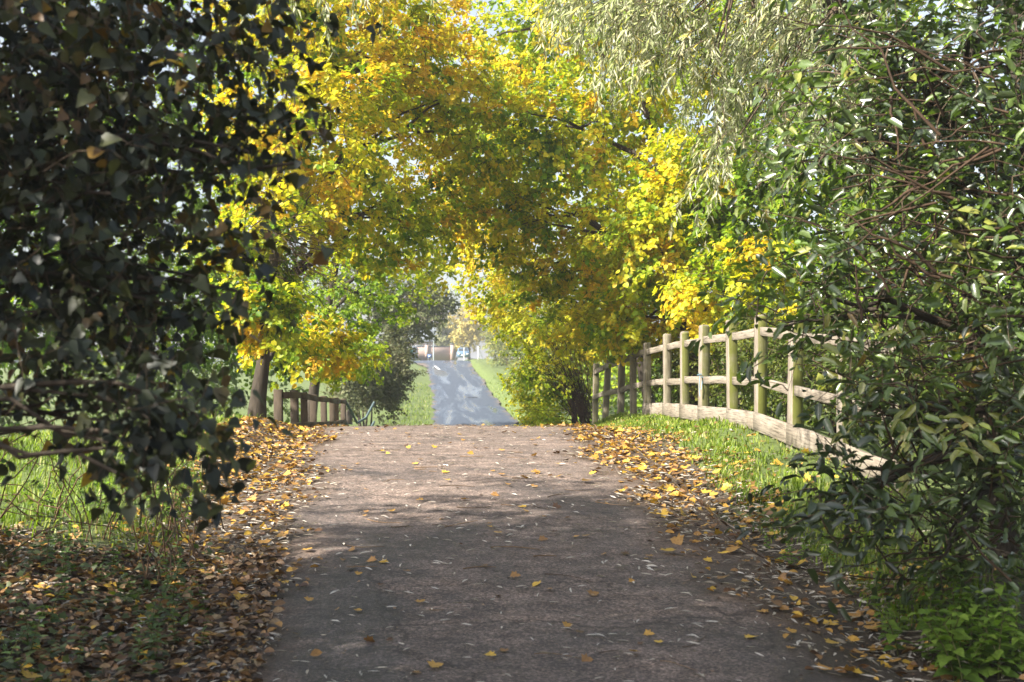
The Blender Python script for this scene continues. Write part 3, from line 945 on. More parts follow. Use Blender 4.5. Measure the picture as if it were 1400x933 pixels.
for k in range(7):
    for dz in (-.07, -.62):
        g = Geo()
        a_ = np.array([lp[k][0] + .09, lp[k][1], lh[k] + dz]); b_ = np.array([lp[k + 1][0] + .09, lp[k + 1][1] - .01, lh[k + 1] + dz])
        d = nrm(b_ - a_); s_ = nrm(np.cross(d, UP)); up_ = np.cross(s_, d)
        box(g, (a_ + b_) / 2 - lb_, np.linalg.norm(b_ - a_) - .006, .045, .11, (1.9, 1.75, 1.6), np.array([d, s_, up_]), .008)
        g.build('rail', M_wood_d, lf)
# broken end: two rails dropping from the last post and the blue grey end post
g = Geo()
e0 = np.array([lp[7][0] + .1, lp[7][1], lh[7] - .07])
for dz in (0, -.58):
    a_ = e0 + [0, .02, dz]
    tube(g, [a_, a_ + [.28, .6, -.62], a_ + [.5, 1.2, -.5], a_ + [.72, 1.8, -.05]], .04, 6, (1, 1, 1))
g.V = [v_ - lb_ for v_ in g.V]
tag(g.build('bent_rail', solid_mat('blue_grey_paint', (.05, .08, .085), (.11, .15, .155), 12, .6, .1), lf), 'blue grey bent end rail')

# ------------------------------------------------------------------ willow: slender pale leaves hanging from above
WIL = [(.18, .22, .08), (.34, .38, .18), (.50, .51, .34), (.62, .60, .48), (.62, .52, .18)]


def strands(starts, dirs, lens, leaf, lw, gap, pal, lv, gt, sag=1.0, hue=(.5, .22), col_t=(1, 1, 1), rt=.004, k=9):
    for p0, d0, ln in zip(starts, dirs, lens):
        t = np.linspace(0, 1, k)[:, None]
        d0 = d0 / np.linalg.norm(d0)
        pts = p0 + d0 * ln * t * (1 - .35 * t) + np.array([0, 0, -1]) * ln * sag * .55 * t ** 2 + np.cumsum(rnd(k) * .018 * ln, 0) * t
        tube(gt, pts, np.linspace(rt, rt * .3, k), 3, col_t, False)
        m = max(3, int(ln / gap))
        s_ = np.sort(rng.random(m)) ** .9
        f = s_ * (k - 1); i = np.minimum(f.astype(int), k - 2); fr = (f - i)[:, None]
        pos = pts[i] * (1 - fr) + pts[i + 1] * fr
        tg = nrm(pts[i + 1] - pts[i])
        d = tg * .9 + nrm(np.cross(tg, rnd(m))) * .75 - UP * .35 + rnd(m) * .15
        L = leaf * rng.uniform(.6, 1.2, m)
        c = lerp3(pal, hue[0] + rng.normal() * hue[1] * .6 + rng.normal(size=m) * hue[1]) * rng.uniform(.8, 1.15, (m, 1))
        lv.add(pos, d, rnd(m) * .6 + UP * .5, L, L * lw, c)


wb = np.array([5.7, 11.2, float(ground_z(5.7, 11.2))])
willow = empty('willow_tree', wb, 'willow with drooping slender pale leaves hanging over the oak fence', 'tree')
g = Geo(); tube(g, [wb - [0, 0, .2], wb + [.1, 0, 1.5], wb + [-.2, -.1, 3], wb + [-.5, -.3, 4.6], wb + [-.9, -.3, 6.5]], [.34, .26, .24, .2, .12], 10)
g.build('trunk', M_bark, willow, wb, True)
lims = [bow(wb + [-.2, -.1, 3.0], P(1150, 2, 9.4), .1, 9), bow(wb + [-.5, -.3, 4.4], P(900, -190, 9.8), .12, 9), bow(wb + [-.6, -.3, 5.0], P(480, -240, 10), .12, 10),
        bow(wb + [-.4, -.3, 4.2], P(1050, -120, 10.8), .12, 9), bow(wb + [-.4, -.2, 4.0], P(1290, -120, 11), .1, 7)]
lims.append(bow(lims[0][6], P(1010, -40, 9.6), .1, 6))
gt = Geo()
for q in lims:
    g = Geo(); tube(g, q, np.linspace(.06, .014, len(q)), 7)
    g.build('limb', M_bark, willow, wb, True)
lv = Leaves(T_willow)
allp = np.concatenate(lims)
n_ = 520
su = rng.uniform(800, 1210, n_); sv = -150 + rng.random(n_) ** .85 * (300 + 70 * np.sin(su / 31) + 45 * np.sin(su / 13 + 1))
sv = np.where(su < 920, np.minimum(sv, -40 + (su - 800) * 1.3 * rng.random(n_)), sv)
sY = rng.uniform(8.8, 11.2, n_)
starts = np.array([P(*q) for q in zip(su, sv, sY)])
for st in starts[::5]:
    j = int(((allp - st) ** 2).sum(1).argmin())
    tube(gt, bow(allp[j], st, .1, 5), np.linspace(.012, .005, 5), 4, (1, 1, 1), False)
dirs = np.c_[rng.normal(-.55, .5, n_), rng.normal(-.1, .5, n_), rng.normal(-.25, .3, n_)]
strands(starts, dirs, rng.uniform(.3, .85, n_), .10, .14, .022, WIL, lv, gt, hue=(.5, .2))
n_ = 46
starts = np.array([P(q, rng.uniform(-120, -20), rng.uniform(9, 10.5)) for q in rng.uniform(320, 580, n_)])
dirs = np.c_[rng.normal(0, .3, n_), rng.normal(0, .3, n_), rng.normal(-.6, .2, n_)]
strands(starts, dirs, rng.uniform(.25, .6, n_), .105, .15, .03, WIL, lv, gt, hue=(.5, .2))
for st in starts[::3]:
    j = int(((allp - st) ** 2).sum(1).argmin())
    tube(gt, bow(allp[j], st, .1, 5), np.linspace(.01, .004, 5), 4, (1, 1, 1), False)
lv.done(); idx = lv.front(300, 9); mk = np.ones(len(lv.p), bool); mk[idx] = False
leaf_objects(lv, idx, M_willow, willow, wb)
g = Geo(); lv.fill(g, mk); g.build('crown', M_willow, willow, wb)['kind'] = 'stuff'
gt.build('twigs', M_twig, willow, wb)['kind'] = 'stuff'

# ------------------------------------------------------------------ drooping conifer on the left, and an unseen one added to shade the near lane
CON = [(.022, .028, .012), (.04, .045, .018), (.07, .065, .028), (.10, .085, .04)]
for cxx, cyy, clab in ((-3.5, 5.9, 'dark drooping conifer behind the ivy, hanging brown green sprays'), (-3.9, 3.5, 'unseen dark conifer added beyond the left edge to shade the ivy and lane')):
    cb = np.array([cxx, cyy, float(ground_z(cxx, cyy))])
    con = empty('cypress_tree', cb, clab, 'tree')
    g = Geo(); tube(g, [cb - [0, 0, .2], cb + [.05, 0, 2], cb + [0, .1, 4.5], cb + [0, .1, 7.6]], [.24, .19, .13, .03], 9)
    g.build('trunk', M_bark, con, cb, True)
    lv = Leaves(T_simple); gt = Geo()
    for k in range(62 if cyy < 5 else 44):
        hgt = rng.uniform(2.1, 7.2); an = rng.uniform(0, 2 * np.pi); rr = (2.3 - .22 * hgt) * rng.uniform(.7, 1.1)
        tip = cb + [math.cos(an) * rr, math.sin(an) * rr * .7, hgt + .15]
        q = bow(cb + [0, 0, hgt], tip, .15, 7)
        g = Geo(); tube(g, q, np.linspace(.035, .008, 7), 5); g.build('limb', M_bark, con, cb, True)
        m = 24 if cyy < 5 else 11
        st = q[rng.integers(1, 7, m)] + rnd(m) * [.16, .16, .05]
        dd = np.c_[rng.normal(math.cos(an) * .4, .3, m), rng.normal(math.sin(an) * .4, .3, m), rng.normal(-.7, .2, m)]
        strands(st, dd, rng.uniform(.4, .9, m), .075, .5, .0125, CON, lv, gt, hue=(.4, .2), rt=.003, k=4)
    lv.done(); g = Geo(); lv.fill(g); g.build('crown', M_far, con, cb)['kind'] = 'stuff'
    gt.build('twigs', M_twig, con, cb)['kind'] = 'stuff'

make_tree('broadleaf_tree', 'unseen tall broad tree added left of the lane to dapple it with shade', 'tree', (-8.3, 3.0), (.3, 0), 6.0, .2, [  # out of view, added to cast soft dappled shade on the near lane
    ((-8, 3.4, 8.0), (2.4, 2.2, 2.6), 300, 0), ((-6.8, 4.6, 6.6), (1.8, 1.8, 1.6), 170, 0), ((-8.5, 1.4, 7.0), (2.2, 2.0, 2.0), 170, 0), ((-7.4, 5.6, 8.0), (1.6, 1.5, 1.4), 90, 0)],
    leaf=.14, per=20, T=T_simple, pal=LIME, hue=.3, spread=.45)

# ------------------------------------------------------------------ evergreen laurel on the right
LAU = [(.03, .045, .02), (.045, .07, .024), (.085, .13, .03), (.14, .2, .04), (.30, .25, .05), (.4, .16, .05)]
laurel = make_tree('laurel_shrub', 'large glossy olive green laurel shrub with tangled branches in front of the oak fence', 'shrub', (3.5, 7.3), (-.2, 0), 2.6, .075, [
    lobe(1320, 330, 7.3, (.72, .9, 1.2), 170), lobe(1170, 210, 7.2, (.6, .8, .5), 58, .0), lobe(1130, 420, 7.0, (.52, .6, .42), 50, .08),
    lobe(1230, 570, 6.8, (.52, .6, .36), 36, .08), lobe(1350, 40, 7.2, (.85, .9, .85), 150, .0), lobe(1170, 705, 6.5, (.42, .4, .16), 34, -.1),
    lobe(1370, 640, 6.7, (.5, .6, .45), 40, .05), lobe(1395, 420, 6.6, (.36, .7, 1.2), 140, .05), lobe(1300, 740, 6.5, (.35, .3, .2), 22, 0), lobe(1230, 90, 7.4, (.6, .6, .4), 40, .05)],
    leaf=.094, lw=.42, per=13, pal=LAU, hue=.30, hvar=.42, T=T_laurel_lo, mat=M_glossy, indiv=300, spread=.28, stems=4, twig_r=.0045, flat=.3, droop=.1, lvar=(.4, 1.25))
gt = Geo(); lb0 = np.array(laurel.location)
for q in range(230):
    c = P(rng.uniform(1150, 1400), rng.uniform(60, 780), rng.uniform(6.3, 7.6))
    d = np.array([rng.normal(-.5, .35), rng.normal(0, .25), rng.normal(.1, .35)]) * rng.uniform(.5, 1.3)
    tube(gt, bow(c - d * .5, c + d * .5, rng.normal() * .12, 6, .05), np.linspace(.007, .002, 6) * rng.uniform(.6, 1.5), 4, (.6, .5, .42), False)
gt.build('bare_twigs', M_twig, laurel, lb0)['kind'] = 'stuff'

# ------------------------------------------------------------------ dark ivy clad tree on the near left
IVY = [(.009, .014, .011), (.014, .021, .013), (.023, .031, .012), (.05, .055, .015), (.12, .06, .02), (.42, .28, .03)]
make_tree('ivy_tree', 'dark ivy clad branches with heart shaped leaves hanging at the near left', 'tree', (-2.9, 4.6), (.5, -.3), 4.2, .075, [
    lobe(50, 100, 4.3, (.75, .7, .6), 250), lobe(110, 300, 4.2, (.55, .5, .45), 85), lobe(60, 450, 4.1, (.5, .5, .36), 56), lobe(235, 110, 4.4, (.50, .4, .42), 72),
    lobe(225, 545, 3.8, (.24, .2, .17), 34), lobe(-160, 250, 4.6, (.8, 1.0, 1.5), 170), lobe(340, 215, 4.2, (.30, .2, .12), 20, 0), lobe(90, -60, 4.6, (1.2, .9, .6), 170),
    lobe(-120, -150, 5.4, (1.1, 1.2, .9), 100), lobe(265, 390, 4.2, (.30, .2, .2), 28), lobe(160, 620, 3.6, (.14, .12, .12), 13), lobe(60, 560, 4.1, (.36, .4, .14), 20),
    lobe(90, 180, 5.2, (.9, .5, .7), 150, .1), lobe(150, 380, 5.2, (.6, .5, .5), 60, .12)],
    leaf=.05, lw=.85, per=9, pal=IVY, hue=.45, hvar=.55, T=T_heart_lo, detail=T_heart, mat=M_ivy, indiv=300, spread=.2, twig_r=.003, flat=.15, droop=.35, limb_k=.16, lvar=(.5, 1.35))

# ------------------------------------------------------------------ grass
GR = [(.05, .075, .012), (.10, .16, .02), (.19, .27, .03), (.28, .31, .06), (.40, .35, .18)]


def grass(name, xs_, ys_, hgt, pal=GR, hue=.5, parent=None):
    n = len(xs_)
    z = ground_z(xs_, ys_)
    p = np.c_[xs_, ys_, z - .01]
    h = hgt * rng.uniform(.45, 1.3, n)
    w = np.clip(.0035 + ys_ * .00025, .004, .02) * rng.uniform(.7, 1.3, n)
    an = rng.uniform(0, 2 * np.pi, n)
    ln = np.c_[np.cos(an), np.sin(an), np.zeros(n)] * (h * rng.uniform(.15, .75, n))[:, None] + np.c_[wav(xs_, ys_, .3), wav(ys_, xs_, .3, 2), 0 * xs_] * .4 * h[:, None]
    s_ = np.c_[-np.sin(an), np.cos(an), np.zeros(n)] * w[:, None]
    up_ = UP * h[:, None]
    V = np.stack([p - s_, p + s_, p + ln * .35 + up_ * .6 + s_ * .8, p + ln * .35 + up_ * .6 - s_ * .8, p + ln + up_ * (.95 - .3 * rng.random((n, 1)))], 1).reshape(-1, 3)
    o = np.arange(n)[:, None] * 5
    c = lerp3(pal, hue + .22 * wav(xs_, ys_, .6, 1) + rng.normal(size=n) * .2)
    g = Geo()
    g.addq(V, o + np.array([[0, 1, 2, 3]]), c)
    g.L.append((o + np.array([[3, 2, 4]])).ravel()); g.S.append(np.full(n, 3)); g.C.append(c)
    return g.build(name, M_grass)


def scat(n, x0, x1, y0, y1, dens):
    x = rng.uniform(x0, x1, n); y = rng.uniform(y0, y1, n)
    k = rng.random(n) < dens(x, y)
    return x[k], y[k]


x, y = scat(52000, 2.0, 3.75, 6.6, 26, lambda x, y: smooth((x - xr_out(y) + .15 * wav(x, y, .4)) / .25) * (.35 + .65 * smooth(wav(x, y, .5, 3) * .8 + .7)) * np.where((x > 3.15) & (y < 14.5), .25, 1) * (9 / np.maximum(y, 7)))
tag(grass('verge_grass', x, y, .085, hue=.5), 'bright green grass on the verge below the oak fence', 'grass', kind='stuff')
x, y = scat(70000, -9, -1.5, 8.3, 27, lambda x, y: smooth((xl_out(y) - x + .2 * wav(x, y, .4)) / .3) * (.4 + .6 * smooth(wav(x, y, .6, 3) + .6)) * (10 / np.maximum(y, 9)))
tag(grass('bank_grass', x, y, .12, hue=.5), 'bright green grass on the bank left of the lane', 'grass', kind='stuff')
x, y = scat(40000, -4, 9, 27, 110, lambda x, y: (np.abs(x - cx(y)) > hw(y) + .05) * (np.abs(x - cx(y)) < hw(y) + 2.6) * (30 / y))
tag(grass('roadside_grass', x, y, .22, hue=.52), 'green grass along both sides of the wet far road', 'grass', kind='stuff')

# ------------------------------------------------------------------ fallen leaves
PALE = [(.20, .17, .13), (.36, .31, .24), (.52, .47, .40), (.60, .57, .52)]
RUST = [(.06, .032, .018), (.14, .07, .03), (.28, .15, .05), (.48, .26, .06), (.60, .38, .05)]


def scatter_leaves(T, n, dens, Lr, lw, pal, hue, hv, tilt=.25, y0=5, y1=20, x0=-3.2, x1=3.6, lift=.006):
    x, y = scat(n, x0, x1, y0, y1, dens)
    m = len(x)
    z = surf_z(x, y)
    an = rng.uniform(0, 2 * np.pi, m)
    d = np.c_[np.cos(an), np.sin(an), rng.normal(size=m) * tilt * .5]
    e_ = .05
    gn = np.c_[-(surf_z(x + e_, y) - z) / e_, -(surf_z(x, y + e_) - z) / e_, np.ones(m)]
    nn = nrm(gn.clip(-1, 1)) + rnd(m) * tilt
    d = d - gn / (gn ** 2).sum(1, keepdims=True) * (d * gn).sum(1, keepdims=True) * .9
    L = rng.uniform(*Lr, m)
    lv = Leaves(T)
    lv.add(np.c_[x, y, z + lift + rng.random(m) * .015 * (tilt > .2)], d, nn, L, L * lw * rng.uniform(.75, 1.2, m), lerp3(pal, hue + rng.normal(size=m) * hv) * rng.uniform(.7, 1.15, (m, 1)))
    return lv.done()


def d_edge(x, y):
    """thick drifts on both edges of the lane"""
    w_ = .22 * wav(x, y, .5, 1) + .12 * wav(x, y, .17, 4)
    l_ = smooth((xl_clean(y) - x + w_) / .45 + .25) * (1 - smooth((xl_out(y) - .15 - x + w_) / .5) * smooth((y - 7.8) / 1.2))
    r_ = smooth((x - xr_clean(y) + w_) / .45 + .25) * (1 - smooth((x - xr_out(y) - .1 + w_) / .35) * .93)
    pat = .55 + .45 * smooth(.6 + wav(x, y, .33, 2))
    return np.clip(np.maximum(l_, r_), 0, 1) * pat


def d_mid(x, y):
    return np.where((x > xl_clean(y) - .2) & (x < xr_clean(y) + .2), .3 + .7 * smooth(wav(x, y, .45, 5) + .35 * wav(x, y, .13, 2)), 0)


lit = Geo()
fy = lambda f: (lambda x, y: d_edge(x, y) * f(x, y))
drift_pale = scatter_leaves(T_sliver, 42000, fy(lambda x, y: 1 - .45 * smooth((y - 9) / 5)), (.035, .10), .17, PALE, .45, .32, .3, lift=.012)
drift_rust = scatter_leaves(T_curl, 30000, fy(lambda x, y: .45 + .55 * smooth((y - 8) / 4)), (.025, .075), .62, RUST, .52, .32, .5, lift=.012)
maple = scatter_leaves(T_maple, 4500, fy(lambda x, y: .5 + .5 * smooth((y - 7) / 5)), (.045, .10), .95, RUST, .82, .24, .4, lift=.02)
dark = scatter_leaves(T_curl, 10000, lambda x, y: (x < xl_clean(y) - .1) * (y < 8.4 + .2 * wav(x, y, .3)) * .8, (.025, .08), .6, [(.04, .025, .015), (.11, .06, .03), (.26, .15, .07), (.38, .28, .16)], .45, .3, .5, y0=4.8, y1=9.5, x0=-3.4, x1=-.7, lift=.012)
mid_pale = scatter_leaves(T_sliver, 5200, lambda x, y: d_mid(x, y) * (1 - .6 * smooth((y - 8) / 5)), (.02, .085), .18, PALE, .8, .28, .25, x0=-1.6, x1=2.1)
mid_rust = scatter_leaves(T_maple, 700, d_mid, (.035, .075), .9, RUST, .6, .3, .3, x0=-1.6, x1=2.1)
bits = scatter_leaves(T_simple, 11000, lambda x, y: d_mid(x, y) * (.25 + .75 * smooth((y - 8) / 5)), (.008, .03), .5, [(.05, .032, .02), (.14, .09, .06), (.3, .2, .12)], .4, .35, .3, x0=-1.7, x1=2.2, lift=.003)
edge_bits = scatter_leaves(T_simple, 36000, lambda x, y: d_edge(x, y), (.012, .035), .5, [(.05, .03, .02), (.14, .085, .05), (.34, .22, .12)], .4, .35, .5, lift=.004)


def singles(lv, k, name, label, cat, group, minpx=5):
    idx = lv.front(k, 9, minpx)
    leaf_objects(lv, idx, M_dead, None, (0, 0, 0), name, 6, maker=lambda o, i: tag(o, label, cat, group))
    mk = np.ones(len(lv.p), bool); mk[idx] = False
    return mk


G_ = Geo()
mk = singles(mid_pale, 110, 'willow_leaf', 'slender pale fallen willow leaf lying on the bare tarmac of the lane', 'leaf', 'pale willow leaves fallen on the lane')
mid_pale.fill(lit, mk)
mk = singles(mid_rust, 60, 'autumn_leaf', 'small orange or yellow fallen leaf lying on the bare tarmac of the lane', 'leaf', 'orange leaves fallen on the lane')
mid_rust.fill(lit, mk)
mk = singles(maple, 110, 'lobed_leaf', 'lobed golden fallen leaf on the leaf drifts along the lane edges', 'leaf', 'golden leaves on the drifts')
maple.fill(lit, mk)
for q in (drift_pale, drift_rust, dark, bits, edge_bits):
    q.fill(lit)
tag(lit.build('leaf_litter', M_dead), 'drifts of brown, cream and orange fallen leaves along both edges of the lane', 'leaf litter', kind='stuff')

# fallen twigs on the lane
for k in range(40):
    y0 = rng.uniform(6, 13); x0 = rng.uniform(-.8, 1.9); an = rng.normal(0, .5); ln = rng.uniform(.08, .34)
    t = np.linspace(0, 1, 7)
    xx = x0 + np.cos(an) * ln * t; yy = y0 + np.sin(an) * ln * t + .12 * ln * np.sin(t * rng.uniform(2, 5)) * rng.choice([-1, 1])
    r_ = rng.uniform(.0018, .0042)
    g = Geo(); tube(g, np.c_[xx, yy, path_z(xx, yy) + r_ * .8 + .003], np.linspace(r_, r_ * .5, 7), 5, (2.6, 2.3, 1.9) if k % 3 else (.9, .8, .7))
    b_ = np.array([xx[0], yy[0], path_z(xx[0], yy[0])])
    tag(g.build('fallen_twig', M_twig, None, b_), 'thin pale dry twig lying on the lane' if k % 3 else 'thin dark twig lying on the lane', 'twig', 'pale twigs on the lane' if k % 3 else 'dark twigs on the lane')

# ------------------------------------------------------------------ nettles and herbs
NET = [(.05, .09, .03), (.08, .14, .045), (.13, .20, .06)]
HRB = [(.06, .10, .02), (.12, .20, .03), (.20, .29, .045)]


def herb_proto(name, pal, h, nl, leaf, lw):
    """one herb: stem and leaves in opposite pairs"""
    root = empty(name, (0, 0, 0), '', '')
    k = 7
    t = np.linspace(0, 1, k)
    lean = rnd(1)[0] * [.2, .2, 0] * h
    pts = np.c_[lean[0] * t ** 2, lean[1] * t ** 2, h * t]
    g = Geo(); tube(g, pts, np.linspace(.0045, .002, k), 5, (.9, 1.3, .6)); g.build('stem', M_twig, root)
    lv = Leaves(T_herb)
    for q in range(nl):
        f = .18 + .82 * (q // 2) / (nl / 2 - 1)
        p = np.array([lean[0] * f ** 2, lean[1] * f ** 2, h * f])
        an = (q % 2) * np.pi + (q // 2) * 1.75 + rng.normal() * .2
        d = np.array([[math.cos(an), math.sin(an), .15 + rng.normal() * .2]])
        L = leaf * (1 - .45 * f) * rng.uniform(.8, 1.2)
        lv.add(p[None], d, (UP + rng.normal(size=3) * .2)[None], L, L * lw, lerp3(pal, np.array([.5 + .3 * f + rng.normal() * .2])))
    lv.done(); leaf_objects(lv, np.arange(nl), M_herb, root, (0, 0, 0), shades=4)
    return root


def place(protos, spots, label, cat, group):
    for i, (x, y, s_) in enumerate(spots):
        src = protos[i % len(protos)]
        if i < len(protos):
            r = src
        else:
            r = src.copy(); link(r)
            for ch in src.children:
                c_ = ch.copy(); link(c_); c_.parent = r
        r.location = (x, y, float(surf_z(x, y)) - .01)
        r.scale = (s_, s_, s_)
        r.rotation_euler = (rng.normal() * .08, rng.normal() * .08, rng.uniform(0, 6.28))
        tag(r, label, cat, group)


pr = [herb_proto('nettle', NET, .34, 16, .085, .6) for _ in range(3)]
sp = [(rng.uniform(-2.15, -1.15), rng.uniform(5.9, 7.9), rng.uniform(.55, 1.0)) for _ in range(30)]
sp = [(x - .25 * (y > 7), y, s_) for x, y, s_ in sp]
place(pr, sp, 'dull green nettle in the shade beside the left leaf litter', 'nettle', 'nettles left of the lane')
pr = [herb_proto('herb', HRB, .30, 16, .10, .75) for _ in range(3)]
sp = [(rng.uniform(2.35, 3.0), rng.uniform(5.7, 6.6), rng.uniform(.6, 1.15)) for _ in range(46)] + [(rng.uniform(2.2, 2.7), rng.uniform(7.2, 8.6), rng.uniform(.35, .7)) for _ in range(12)]
place(pr, sp, 'bright green leafy herb growing under the laurel shrub', 'herb', 'herbs under the laurel')
pr = [herb_proto('herb', HRB, .28, 14, .09, .7) for _ in range(2)]
sp = [(rng.uniform(-2.9, -1.8), rng.uniform(8.7, 10.3), rng.uniform(.5, 1.0)) for _ in range(26)]
place(pr, sp, 'sunlit green herb on the bank left of the lane', 'herb', 'herbs on the left bank')

# low ivy and ground cover carpets
lv = Leaves(T_ivy)
x, y = scat(2600, -3.0, -.9, 4.9, 8.3, lambda x, y: smooth((-1.15 - x) / .4 + .2 * wav(x, y, .3)) * (.3 + .7 * smooth(wav(x, y, .35, 2) + .5)))
n = len(x)
lv.add(np.c_[x, y, surf_z(x, y) + rng.uniform(.02, .11, n)], np.c_[rnd(n, 2), rng.normal(size=n) * .3], UP + rnd(n) * .3, rng.uniform(.03, .06, n), .05, lerp3([(.035, .055, .025), (.07, .10, .04), (.11, .13, .05)], rng.random(n)))
lv.done(); g = Geo(); lv.fill(g)
tag(g.build('ground_ivy', M_herb), 'low creeping ivy covering the shaded ground on the left', 'ground cover', kind='stuff')

# ------------------------------------------------------------------ brambles: arching stems on the left bank
for k in range(9):
    x0 = -3.3 + .22 * k + rng.normal() * .1; y0 = rng.uniform(6.9, 8.8)
    b_ = np.array([x0, y0, float(ground_z(x0, y0))])
    root = empty('bramble', b_, 'tangle of thin arching brown bramble stems on the left bank', 'bramble', 'brambles on the left bank')
    lv = Leaves(T_herb)
    for q in range(7):
        end = b_ + np.array([rng.normal(.35, .6), rng.normal(0, .4), rng.uniform(-.02, .9)])
        end[0] = min(end[0], -1.75)
        end[2] = max(end[2], float(ground_z(end[0], end[1])) + .05)
        pts = bow(b_ + rnd(1)[0] * [.08, .08, 0], end, rng.uniform(.3, .7), 10, .05)
        g = Geo(); tube(g, pts, np.linspace(.006, .002, 10), 4, (1.3, 1.1, .9)); g.build('stem', M_twig, root, b_)
        m = 9
        i = rng.integers(3, 10, m)
        L = rng.uniform(.025, .055, m)
        lv.add(pts[i], rnd(m) * [1, 1, .4], UP + rnd(m) * .5, L, L * .7, lerp3([(.04, .07, .02), (.10, .16, .03), (.2, .22, .04)], rng.random(m)))
    lv.done(); leaf_objects(lv, np.arange(len(lv.p)), M_herb, root, b_, shades=5)
for (u, v, Y, u2, v2) in [(308, 716, 9.0, 296, 560), (190, 690, 8.8, 205, 480), (245, 700, 8.6, 214, 560)]:
    a_, b_ = P(u, v, Y), P(u2, v2, Y - .2)
    a_[2] = float(surf_z(a_[0], a_[1]))
    root = empty('sapling', a_, 'thin bare upright sapling stem at the edge of the left bank', 'sapling', 'saplings on the left bank')
    g = Geo(); tube(g, bow(a_ - [0, 0, .03], b_, .02, 8, .03), np.linspace(.008, .003, 8), 5); g.build('stem', M_twig, root, a_)
    g = Geo(); tube(g, bow(a_ * .5 + b_ * .5, b_ + [.25, .1, -.25], .1, 6), np.linspace(.004, .002, 6), 4); g.build('side_shoot', M_twig, root, a_)

# ------------------------------------------------------------------ far end of the road
M_white = solid_mat('white_paint', (.62, .62, .6), (.8, .8, .78), 6, .6, 0)
M_metal = solid_mat('grey_metal', (.28, .33, .35), (.4, .45, .47), 6, .5, 0)
M_brick = None
m, n, l, b = new_mat('pale_brick')
tc = n.new('ShaderNodeTexCoord'); mp = n.new('ShaderNodeMapping'); l.new(tc.outputs['Object'], mp.inputs[0]); mp.inputs['Rotation'].default_value = (math.radians(90), 0, 0)
bt = n.new('ShaderNodeTexBrick'); l.new(mp.outputs[0], bt.inputs['Vector']); bt.inputs['Scale'].default_value = 4.4
bt.inputs['Color1'].default_value = (.40, .29, .25, 1); bt.inputs['Color2'].default_value = (.34, .24, .21, 1); bt.inputs['Mortar'].default_value = (.4, .35, .3, 1)
l.new(bt.outputs[0], b.inputs['Base Color']); b.inputs['Roughness'].default_value = .9
M_brick = m
M_slate = solid_mat('slate', (.10, .12, .15), (.17, .19, .22), 5, .6, .2)
M_pane = solid_mat('window_glass', (.03, .04, .05), (.05, .06, .07), 3, .1, 0, spec=.6)


def gz_(Y):
    return float(EYE - hp(Y))


# brick garden wall with ramped ends and coping
w0 = np.array([.7, 156, gz_(156)])
root = empty('brick_wall', w0, 'low pinkish brick wall across the end of the road', 'wall')
g = Geo(); prof = [(-7, -.2), (1.75, -.2), (1.75, 1.6), (-7, 1.6)]
k = len(prof)
V = [(x, y, z) for y in (-.12, .12) for x, z in prof]
g.add(V, [tuple(range(k)), tuple(range(2 * k - 1, k - 1, -1))] + [(j, k + j, k + (j + 1) % k, (j + 1) % k) for j in range(k)])
g.build('brickwork', M_brick, root)
g = Geo(); box(g, (-2.6, 0, 1.65), 8.7, .32, .09); g.build('coping', M_slate, root)
for px_ in (-4.4, -1.3, 1.9):
    g = Geo(); box(g, (px_, -.02, .85), .45, .5, 2.1); g.build('pier', M_brick, root)
    g = Geo(); box(g, (px_, -.02, 1.94), .56, .6, .08); g.build('pier_cap', M_slate, root)
# brick house behind
h0 = np.array([.2, 184, gz_(184)])
root = empty('brick_house', h0, 'distant brick house with dark slate roof behind the wall', 'house')
g = Geo(); box(g, (0, 0, 1.3), 7, 6, 3.0); g.build('wall', M_brick, root)
g = Geo(); V = [(-3.8, -3.4, 2.75), (3.8, -3.4, 2.75), (3.8, 3.4, 2.75), (-3.8, 3.4, 2.75), (-3.5, 0, 4.9), (3.5, 0, 4.9)]
g.add(V, [(0, 1, 5, 4), (2, 3, 4, 5), (1, 2, 5), (3, 0, 4), (3, 2, 1, 0)]); rf = g.build('roof', M_slate, root)
g = Geo(); box(g, (2.2, 0, 5.0), .7, .6, 1.5); g.build('chimney', M_brick, rf)
for wx in (-2, .3, 2.2):
    g = Geo(); box(g, (wx, -3.03, 1.7), 1.1, .10, 1.2); wf = g.build('window', M_white, root)
    g = Geo(); box(g, (wx, -3.09, 1.7), .9, .06, 1.0); g.build('pane', M_pane, wf)
# slate roofed shed on the left
s0 = np.array([-2.35, 154, gz_(154)])
root = empty('shed', s0, 'small dark blue grey shed left of the brick wall', 'shed')
g = Geo(); box(g, (0, .6, .6), 1.3, 1.2, 1.3); g.build('wall', M_slate, root)
g = Geo(); V = [(-.8, -.1, 1.25), (.8, -.1, 1.25), (.8, 1.3, 1.25), (-.8, 1.3, 1.25), (-.5, .3, 1.75), (.3, .3, 1.75), (.3, .9, 1.75), (-.5, .9, 1.75)]
g.add(V, [(0, 1, 5, 4), (1, 2, 6, 5), (2, 3, 7, 6), (3, 0, 4, 7), (4, 5, 6, 7), (3, 2, 1, 0)]); g.build('roof', M_slate, root)
